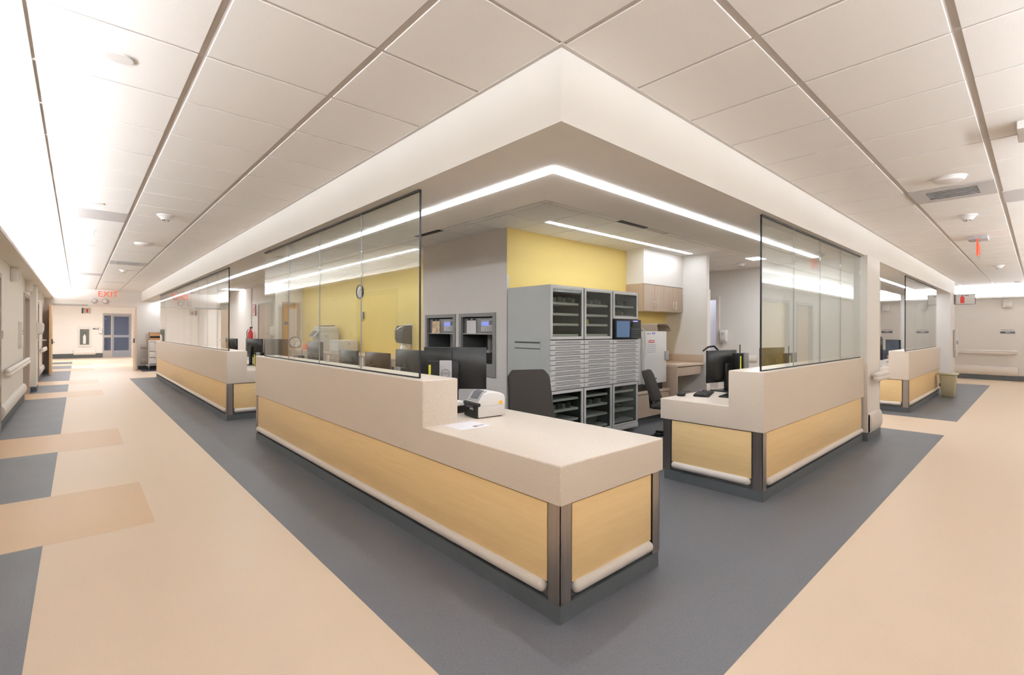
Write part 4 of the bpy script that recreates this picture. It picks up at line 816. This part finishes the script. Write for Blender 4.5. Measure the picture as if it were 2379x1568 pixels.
MB().prism([(0.73, 0.83), (0.25, 0.83), (0.25, 0.79), (0.69, 0.45), (0.73, 0.45)], lambda u, v, d: (d, u, v), 0.88, 0.915).build('bracket', 'taupe', sk)
fc = thing('faucet', 'chrome gooseneck faucet at the sink behind the fridge', 'faucet', (7.30, 4.38, 0.872))
MB().lathe([(0.03, 0), (0.03, 0.015), (0.014, 0.02), (0.012, 0.05)], n=14).build('base', 'chrome', fc); MB().tube([(0, 0, 0.03), (0, 0, 0.27), (0.03, 0, 0.31), (0.09, 0, 0.325), (0.16, 0, 0.30), (0.20, 0, 0.25), (0.215, 0, 0.19)], 0.011, 10).build('spout', 'chrome', fc); MB().tube([(0, 0.02, 0.04), (0, 0.09, 0.06)], 0.007, 8).build('lever', 'chrome', fc)

# ------------------------------------------------------------------ monitors with small computers
def monitor(label, loc, rz, w=0.54, h=0.345, z0=0.13, pc=None, neck=True, cat='monitor'):
    t = thing('computer_monitor', label, cat, loc, rz); hw = w / 2
    MB().box(-hw, hw, -0.012, 0.012, z0, z0 + h, 0.004).build('bezel', 'black', t); MB().box(-hw + 0.012, hw - 0.012, 0.012, 0.0135, z0 + 0.018, z0 + h - 0.012).build('screen', 'dark_glass', t, smooth=None)
    bk = MB(); zc, hh = z0 + h / 2, h / 2
    rings = [(hw, hh, -0.012), (hw - 0.004, hh - 0.004, -0.020), (hw * 0.62, hh * 0.58, -0.048), (hw * 0.55, hh * 0.52, -0.052)]
    vs_ = [[bk.bm.verts.new((sx * a, y, zc + sz * c)) for sx, sz in ((-1, -1), (1, -1), (1, 1), (-1, 1))] for a, c, y in rings]
    for p, q in zip(vs_, vs_[1:]):
        for i in range(4): bk.bm.faces.new((p[i], p[(i+1) % 4], q[(i+1) % 4], q[i]))
    bk.bm.faces.new(vs_[-1]); bmesh.ops.recalc_face_normals(bk.bm, faces=bk.bm.faces[:]); s = bk.build('back_shell', 'shell', t, 50)
    MB().box(-hw * 0.78, hw * 0.70, -0.0265, -0.020, z0 + h - 0.034, z0 + h - 0.028).build('vent_slot', 'black', s, smooth=None)
    if neck:
        MB().box(-0.035, 0.035, -0.085, -0.05, 0.0, zc + 0.03, 0.006).build('stand_neck', 'shell', t); MB().box(-0.12, 0.12, -0.17, 0.06, 0.0, 0.012, 0.004).build('stand_foot', 'shell', t)
    if pc:
        x0, x1, zp0, zp1 = pc[:4]; p = bpy.data.objects.new('mini_computer', None); COL.objects.link(p); p.parent = t
        MB().box(x0, x1, -0.165, -0.088, zp0, zp1, 0.004).build('case', 'black', p)
        MB().box(x0 + (x1-x0)*0.42, x0 + (x1-x0)*0.80, -0.190, -0.165, zp0, zp1 + 0.008, 0.005).build('bracket_cover', 'print_grey' if pc[4] else 'niche_face', p)
        MB().box(x0 + 0.02, x0 + 0.038, -0.170, -0.164, zp0 + 0.005, zp1 - 0.03).build('yellow_tag', 'lime', p)
        MB().tube([(x1 - 0.06, -0.10, zp1), (x1 - 0.06, -0.10, zp1 + 0.09)], 0.005, 8).build('antenna', 'black', p)
        if pc[4]:
            bc_ = Vector((x0 + (x1-x0)*0.61, -0.191, zp1 - 0.10)); rg = MB()
            rg.tube([bc_ + Vector((0.034*math.cos(a*PI/12), 0, 0.034*math.sin(a*PI/12))) for a in range(25)], 0.0022, 6); M = Matrix.Translation(bc_) @ Matrix.Rotation(PI/2, 4, 'X'); rg.text('DELL', 0.024, M, 0.0008); rg.build('emblem', 'ink', p)
    return t
R = math.radians
monitor('large black monitor seen from behind by the white label printer', (2.452, 3.44, ZL), R(-42), 0.545, 0.365, 0.135, (-0.225, 0.045, 0.14, 0.385, True))
monitor('black monitor seen from behind at the edge of the four-pane glass', (2.36, 4.02, ZL), R(-88), 0.53, 0.34, 0.12, (-0.10, 0.12, 0.05, 0.30, False))
monitor('low black monitor behind the third glass pane of the front counter', (2.36, 4.72, ZL), R(-90), 0.53, 0.32, 0.09, (-0.12, 0.10, 0.02, 0.24, False))
monitor('low black monitor behind the second glass pane of the front counter', (2.36, 5.45, ZL), R(-92), 0.53, 0.32, 0.09)
monitor('black monitor behind the end glass pane next to the black computer', (2.36, 6.52, ZL), R(-90), 0.50, 0.34, 0.15, (-0.36, -0.16, 0.05, 0.30, False))
monitor('black monitor on the right counter turned away from the camera', (5.20, 2.33, ZL), R(-8), 0.53, 0.345, 0.095, (0.06, 0.25, 0.20, 0.41, False))
monitor('black monitor behind the glass of the right counter', (6.58, 2.30, ZL), R(-10), 0.53, 0.345, 0.095, (0.08, 0.27, 0.16, 0.37, False))
monitor('black monitor at the near end of the far left counter, left of two', (2.42, 9.75, ZL), R(-75), 0.53, 0.34, 0.14)
monitor('black monitor at the near end of the far left counter, right of two', (2.62, 9.15, ZL), R(-60), 0.53, 0.34, 0.14, (-0.34, -0.14, 0.0, 0.24, False))
monitor('black monitor behind the glass of the far left counter', (2.42, 11.5, ZL), R(-80), 0.53, 0.34, 0.12)
monitor('wide black monitor on the far right counter seen past the pillar', (11.75, 2.33, ZL), R(-45), 0.60, 0.38, 0.08, (0.02, 0.14, -0.0, 0.33, False))
monitor('black monitor edge beside the far right glass screen', (12.75, 2.08, ZL), R(35), 0.53, 0.34, 0.14)
t = thing('card_stand', 'small white card behind the second glass pane of the front counter', 'card', (1.93, 4.98, ZH)); MB().box(-0.004, 0.004, -0.024, 0.024, 0, 0.075).build('card', 'paper', t); MB().box(-0.015, 0.015, -0.024, 0.024, 0, 0.006).build('foot', 'white', t)
t = thing('card_stand', 'small white card behind the third glass pane of the front counter', 'card', (1.93, 4.18, ZH)); MB().box(-0.004, 0.004, -0.028, 0.028, 0, 0.085).build('card', 'paper', t); MB().box(-0.015, 0.015, -0.028, 0.028, 0, 0.006).build('foot', 'white', t)

# ------------------------------------------------------------------ label printer, sheet, cables
lp = thing('label_printer', 'white label printer with a dark front on the lowered counter', 'printer', (2.155, 2.755, ZL), R(-8)); lp.scale = (1.18, 1.18, 1.06)
prof = [(0.012, 0.004), (0.012, 0.085), (0.016, 0.105), (0.055, 0.165), (0.085, 0.178), (0.17, 0.172), (0.205, 0.155), (0.212, 0.13), (0.210, 0.03), (0.20, 0.006)]
MB().prism(prof, lambda u, v, d: (u, d, v), 0.0, 0.165, 0.008, None, 2).build('shell', 'white', lp, 40)
MB().prism([(0.0, 0.004), (-0.004, 0.09), (0.014, 0.104), (0.02, 0.004)], lambda u, v, d: (u, d, v), 0.006, 0.159, 0.003).build('front_face', 'black', lp)
MB().box(-0.006, 0.0, 0.04, 0.125, 0.070, 0.082).build('label_slot', 'ink', lp); MB().box(-0.007, -0.002, 0.035, 0.075, 0.058, 0.068).build('front_plate', 'print_grey', lp)
MB().tube([(0.012, -0.006, 0.094), (0.012, 0.171, 0.094)], 0.013, 14).build('hinge_bar', 'black', lp)
MB().prism([(0.022, 0.1165), (0.058, 0.1705), (0.085, 0.1795), (0.082, 0.183), (0.055, 0.175), (0.019, 0.119)], lambda u, v, d: (u, d, v), 0.02, 0.145).build('top_cover', 'print_grey', lp)
MB().prism([(0.026, 0.128), (0.056, 0.1745), (0.079, 0.183), (0.078, 0.1845), (0.054, 0.177), (0.024, 0.129)], lambda u, v, d: (u, d, v), 0.035, 0.125).build('control_panel', 'ink', lp)
MB().box(0.165, 0.187, -0.003, 0.0, 0.090, 0.112).build('orange_badge', 'amber', lp); MB().box(0.02, 0.21, -0.0012, 0.0004, 0.083, 0.0845).build('seam', 'print_grey', lp)
MB().box(0.01, 0.19, 0.01, 0.155, 0.0, 0.006).build('foot_plate', 'black', lp)
ps = thing('paper_sheet', 'white printed sheet lying on the lowered counter', 'paper', (1.96, 2.612, ZL), R(-1))
MB().box(-0.125, 0.125, -0.110, 0.110, 0.0003, 0.0012).build('sheet', 'paper', ps, smooth=None)
for q, mt in (((0.010, 0.045, -0.075, -0.045), 'ink'), ((0.055, 0.075, -0.070, -0.040), 'print_grey'), ((0.08, 0.105, -0.065, -0.035), 'print_grey')): MB().box(*q, 0.0012, 0.0018).build('printed_mark', mt, ps, smooth=None)
tag(MB().tube([(2.10, 2.93, ZL + 0.012), (2.06, 2.99, ZL + 0.014), (2.10, 3.05, ZL + 0.012), (2.16, 3.02, ZL + 0.02), (2.12, 2.96, ZL + 0.022), (2.07, 3.02, ZL + 0.02), (2.09, 3.15, ZL + 0.012), (2.25, 3.30, ZL + 0.012)], 0.009, 8).build('cable', 'black'), 'tangle of black cable behind the white label printer', 'cable')
tag(MB().tube([(2.06, 2.86, ZH + 0.03), (2.05, 2.87, ZH - 0.02), (2.09, 2.92, ZH - 0.10), (2.06, 2.90, ZH - 0.17), (2.07, 2.93, ZL + 0.05), (2.08, 2.96, ZL + 0.01)], 0.005, 8).build('cable', 'black'), 'thin black cable hanging behind the raised ledge end', 'cable')
t = thing('document_tray', 'white and black document tray behind the label printer', 'tray', (2.17, 3.12, ZL)); MB().box(-0.10, 0.10, -0.08, 0.08, 0.0, 0.05, 0.004).build('base', 'black', t); MB().box(-0.095, 0.095, -0.075, 0.075, 0.055, 0.09, 0.006).build('paper_stack', 'white', t)

# ------------------------------------------------------------------ right desk things
def keyboard(label, loc, rz):
    t = thing('keyboard', label, 'keyboard', loc, rz); MB().prism([(-0.07, 0), (0.07, 0), (0.07, 0.022), (-0.07, 0.010)], lambda u, v, d: (d, u, v), -0.22, 0.22, 0.003).build('case', 'black', t)
    for r in range(5):
        y = -0.055 + 0.025 * r; k = MB()
        for i in range(14): k.box(-0.205 + 0.0295*i, -0.181 + 0.0295*i, y, y + 0.02, 0.012 + 0.0022*r, 0.0175 + 0.0022*r)
        k.build('key_row', 'shell', t, smooth=None)
    return t
k = keyboard('black keyboard on the low end of the right counter', (4.74, 2.30, ZL), R(18))
MB().box(0.10, 0.18, 0.045, 0.062, 0.022, 0.026).build('status_light', 'led_violet', k)
tag(MB().box(-0.20, 0.20, -0.09, 0.09, 0, 0.014, 0.004).build('writing_pad', 'shell', None, 35, (4.86, 2.05, ZL), (0, 0, R(8))), 'flat black pad lying before the keyboard on the right counter', 'pad')
ms = lump('computer_mouse', 'black computer mouse on the low end of the right counter', 'mouse', (4.46, 2.40, ZL), (0.055, 0.032, 0.025), 'black', 99)
tag(MB().tube([(4.50, 2.42, ZL + 0.02), (4.58, 2.46, ZL + 0.03), (4.66, 2.40, ZL + 0.03)], 0.003, 6).build('cable', 'black'), 'thin mouse cable on the right counter', 'cable')
tag(MB().tube([(5.16, 2.22, ZL + 0.12), (5.08, 2.20, ZL + 0.03), (5.10, 2.10, ZL + 0.01), (5.25, 2.02, ZL + 0.015), (5.32, 2.06, ZL + 0.10)], 0.006, 8).build('cable', 'black'), 'black cable looping under the monitor on the right counter', 'cable')
tag(MB().tube([(5.12, 2.50, 1.19), (5.16, 2.46, 1.235), (5.22, 2.42, 1.245), (5.27, 2.40, 1.20)], 0.010, 8).build('headset_band', 'black'), 'black curved band behind the monitor top on the right counter', 'headset')
t = thing('paper_cup', 'white paper cup behind the monitor foot on the right counter', 'cup', (5.40, 2.36, ZL)); MB().lathe([(0.028, 0), (0.036, 0.10), (0.033, 0.10), (0.026, 0.006)], n=18).build('body', 'paper', t); MB().lathe([(0.037, 0.096), (0.039, 0.10), (0.037, 0.104), (0.034, 0.10)], n=18).build('rim', 'white', t)

# ------------------------------------------------------------------ office chairs
def chair(label, loc, rz, top=1.02, tilt=0.10):
    t = thing('office_chair', label, 'chair', loc, rz); h0, h1 = 0.52, top
    bk = MB(); out = [(-0.235, h0), (0.235, h0), (0.215, h1 - 0.06), (0.165, h1), (-0.165, h1), (-0.215, h1 - 0.06)]
    bk.prism(out, lambda u, v, d: (u, d - tilt * (v - h0) / 0.5 - 0.22 + 0.03 * (u / 0.23) ** 2, v), -0.03, 0.03, 0.018, None, 3); bk.build('backrest', 'charcoal', t, 40)
    MB().box(-0.24, 0.24, -0.22, 0.24, 0.43, 0.50, 0.03, 3).build('seat', 'charcoal', t); MB().tube([(0, -0.10, 0.42), (0, -0.26, 0.42), (0, -0.27, 0.60)], 0.025, 8).build('back_bracket', 'black', t)
    MB().tube([(0, 0, 0.08), (0, 0, 0.43)], 0.028, 12).build('gas_column', 'black', t)
    for k in range(5):
        a = 2*PI*k/5 + 0.3; c, s = math.cos(a), math.sin(a)
        MB().tube([(0.02*c, 0.02*s, 0.10), (0.28*c, 0.28*s, 0.075)], [0.026, 0.016], 8).build('leg', 'black', t); MB().lathe([(0.022, -0.02), (0.03, -0.016), (0.03, 0.016), (0.022, 0.02)], c=(0.28*c, 0.28*s, 0.03), axis='X', n=12).build('caster', 'black', t)
chair('charcoal office chair behind the lowered counter', (3.14, 3.07, 0), R(158), 1.03)
chair('charcoal office chair leaning back behind the right counter', (5.62, 3.15, 0), R(-160), 0.90, 0.16)

# ------------------------------------------------------------------ alcove counter and its machines
ac = thing('alcove_counter', 'taupe base units with worktop along the yellow alcove wall', 'counter', (4.25, 6.66, 0))
MB().box(0.03, 0.598, 0.0, 7.70, 0.10, 0.855).build('body', 'taupe', ac, smooth=None); MB().box(0.0, 0.598, 0.0, 7.72, 0.857, 0.895, 0.004).build('worktop', 'taupe_top', ac); MB().box(0.08, 0.598, 0.0, 7.70, 0.0, 0.10).build('toe_kick', 'kick', ac, smooth=None)
for i in range(12): MB().box(0.012, 0.03, 0.01 + 0.64*i, 0.64 + 0.64*i, 0.11, 0.85, 0.003, 1).build('cabinet_door', 'taupe', ac)
cp = thing('copier', 'pale grey copier on the counter before the yellow alcove wall', 'copier', (4.33, 11.65, 0.896))
MB().box(0.0, 0.46, 0.0, 0.52, 0.0, 0.46, 0.012).build('body', 'copier', cp); MB().box(-0.005, 0.465, -0.005, 0.53, 0.46, 0.54, 0.015).build('scanner_unit', 'copier', cp); MB().box(0.02, 0.44, 0.04, 0.50, 0.54, 0.60, 0.02).build('document_feeder', 'offwhite', cp); MB().prism([(0.05, 0.605), (0.35, 0.605), (0.40, 0.635), (0.05, 0.62)], lambda u, v, d: (u, d, v), 0.05, 0.30).build('feed_tray', 'niche', cp)
MB().prism([(-0.14, 0.36), (-0.12, 0.34), (0.0, 0.48), (0.0, 0.52)], lambda u, v, d: (u, d, v), 0.06, 0.40).build('control_panel', 'offwhite', cp); MB().prism([(-0.137, 0.368), (-0.128, 0.372), (-0.02, 0.496), (-0.026, 0.498)], lambda u, v, d: (u, d, v), 0.09, 0.37).build('touch_screen', 'ink', cp)
for z in (0.06, 0.20): MB().box(-0.004, 0.0, 0.02, 0.50, z, z + 0.005).build('drawer_gap', 'print_grey', cp)
MB().box(0.10, 0.20, -0.004, 0.0, 0.33, 0.40).build('side_label', 'print_grey', cp); MB().box(0.42, 0.44, -0.006, 0.0, 0.03, 0.15).build('side_grip', 'ink', cp)
pr = thing('desk_printer', 'low pale grey printer right of the copier', 'printer', (4.32, 10.5, 0.896))
MB().box(0.0, 0.44, 0.0, 0.60, 0.0, 0.27, 0.012).build('body', 'copier', pr); MB().box(0.01, 0.43, 0.02, 0.58, 0.27, 0.285, 0.006).build('lid', 'offwhite', pr); MB().box(-0.005, 0.0, 0.06, 0.5, 0.05, 0.22).build('front_door', 'offwhite', pr); MB().box(0.2, 0.26, -0.004, 0, 0.18, 0.23).build('side_label', 'print_grey', pr)
tag(MB().box(-0.08, 0.08, -0.10, 0.10, 0, 0.15, 0.006).build('tray_box', 'orange', None, 35, (4.40, 12.75, 0.896)), 'orange box left of the copier on the alcove counter', 'box')
def clock(label, loc, rz, tilt=0.0, rad=0.16):
    t = thing('wall_clock', label, 'clock', loc, rz); t.rotation_euler[1] = tilt
    MB().lathe([(rad, 0), (rad, -0.04), (rad - 0.008, -0.045), (rad - 0.014, -0.03), (rad - 0.014, -0.02)], axis='X', n=36).build('rim', 'black', t); MB().lathe([(rad - 0.012, -0.02), (rad - 0.012, -0.026)], axis='X', n=36).build('dial', 'paper', t)
    mk = MB()
    for h in range(12): a = h * PI / 6; mk.box(-0.029, -0.026, 0.8*rad*math.sin(a) - 0.008, 0.8*rad*math.sin(a) + 0.008, 0.8*rad*math.cos(a) - 0.011, 0.8*rad*math.cos(a) + 0.011)
    mk.build('numerals', 'ink', t, smooth=None)
    MB().tube([(-0.031, 0, 0), (-0.031, -0.05, 0.06)], 0.005, 6).build('hour_hand', 'ink', t); MB().tube([(-0.033, 0, 0), (-0.033, 0.03, -0.11)], 0.004, 6).build('minute_hand', 'ink', t)
clock('round black rimmed clock on the yellow alcove wall', (4.85, 10.56, 2.295), 0)
clock('round clock leaning at the end of the alcove counter', (4.47, 13.9, 1.06), R(85), 0.08)
t = thing('wall_switch', 'small switch box under the clock on the yellow wall', 'switch', (4.85, 10.45, 1.755)); MB().box(-0.03, 0, -0.06, 0.06, -0.09, 0.09, 0.004).build('plate', 'white', t); MB().box(-0.034, -0.03, -0.10, -0.06, -0.08, 0.08).build('side_box', 'ink', t)
tw = thing('towel_dispenser', 'dark smoky paper towel dispenser on the yellow wall', 'dispenser', (4.85, 8.38, 1.13))
MB().prism([(0, 0.0), (-0.20, 0.03), (-0.23, 0.12), (-0.23, 0.28), (-0.18, 0.37), (0, 0.38)], lambda u, v, d: (u, d, v), -0.16, 0.16, 0.02).build('cover', 'smoke_plastic', tw); MB().box(-0.14, -0.02, -0.11, 0.11, -0.10, 0.01).build('towel', 'white', tw); MB().box(-0.02, 0.0, -0.17, 0.17, -0.02, 0.40).build('back_plate', 'offwhite', tw)
fc2 = thing('faucet', 'small chrome faucet below the paper towel dispenser', 'faucet', (4.72, 8.2, 0.896)); MB().tube([(0, 0, 0), (0, 0, 0.20), (-0.05, 0, 0.24), (-0.12, 0, 0.22), (-0.14, 0, 0.16)], 0.011, 8).build('spout', 'chrome', fc2); MB().lathe([(0.03, 0), (0.03, 0.015)], n=12).build('base', 'chrome', fc2)

# ------------------------------------------------------------------ person at the far right counter, head just above the monitor
def person(loc, rz):
    root = thing('person', 'person with dark hair seated behind the monitor of the far right counter', 'person', loc, rz); root.scale = (0.95, 0.95, 0.95)
    me = bpy.data.meshes.new('body'); V = [(0, 0, 0.48), (0, 0, 0.75), (0, 0.0, 0.98), (0, 0.01, 1.08), (0, 0.03, 1.16), (0, 0.04, 1.27), (-0.18, 0, 0.98), (-0.24, 0.10, 0.76), (-0.16, 0.33, 0.80), (0.18, 0, 0.98), (0.24, 0.10, 0.76), (0.16, 0.33, 0.80), (-0.10, 0.02, 0.47), (-0.12, 0.40, 0.48), (-0.12, 0.40, 0.10), (-0.12, 0.52, 0.05), (0.10, 0.02, 0.47), (0.12, 0.40, 0.48), (0.12, 0.40, 0.10), (0.12, 0.52, 0.05)]
    E_ = [(0, 1), (1, 2), (2, 3), (3, 4), (4, 5), (2, 6), (6, 7), (7, 8), (2, 9), (9, 10), (10, 11), (0, 12), (12, 13), (13, 14), (14, 15), (0, 16), (16, 17), (17, 18), (18, 19)]
    Rd = [0.15, 0.14, 0.13, 0.055, 0.085, 0.075, 0.065, 0.05, 0.035, 0.065, 0.05, 0.035, 0.09, 0.065, 0.045, 0.035, 0.09, 0.065, 0.045, 0.035]
    me.from_pydata(V, E_, []); o = bpy.data.objects.new('body', me); COL.objects.link(o); o.parent = root
    sk_ = o.modifiers.new('skin', 'SKIN')
    for i, v in enumerate(me.skin_vertices[0].data): v.radius = (Rd[i], Rd[i]); v.use_root = (i == 0)
    o.modifiers.new('sub', 'SUBSURF').levels = 2; o.modifiers['sub'].render_levels = 2
    me.materials.append(MATS['skin'])
    MB().lathe([(0.0, 1.22), (0.098, 1.225), (0.105, 1.28), (0.085, 1.345), (0.04, 1.372), (0.0, 1.375)], c=(0, 0.02, 0), n=20).build('hair', 'hair', root, 60)
    MB().lathe([(0.17, 0.46), (0.175, 0.70), (0.20, 0.92), (0.15, 1.02), (0.065, 1.06)], n=20).build('shirt', 'cloth', root, 60)
person((14.92, 2.74, 0), R(135))
chair('dark office chair under the seated person at the far right counter', (14.92, 2.77, 0), R(135), 0.90)
tag(MB().box(-0.10, 0.10, -0.14, 0.14, 0, 0.10, 0.004).build('paper_stack', 'paper', None, 35, (11.3, 2.26, ZL)), 'stack of white paper beside the monitor on the far right counter', 'paper')
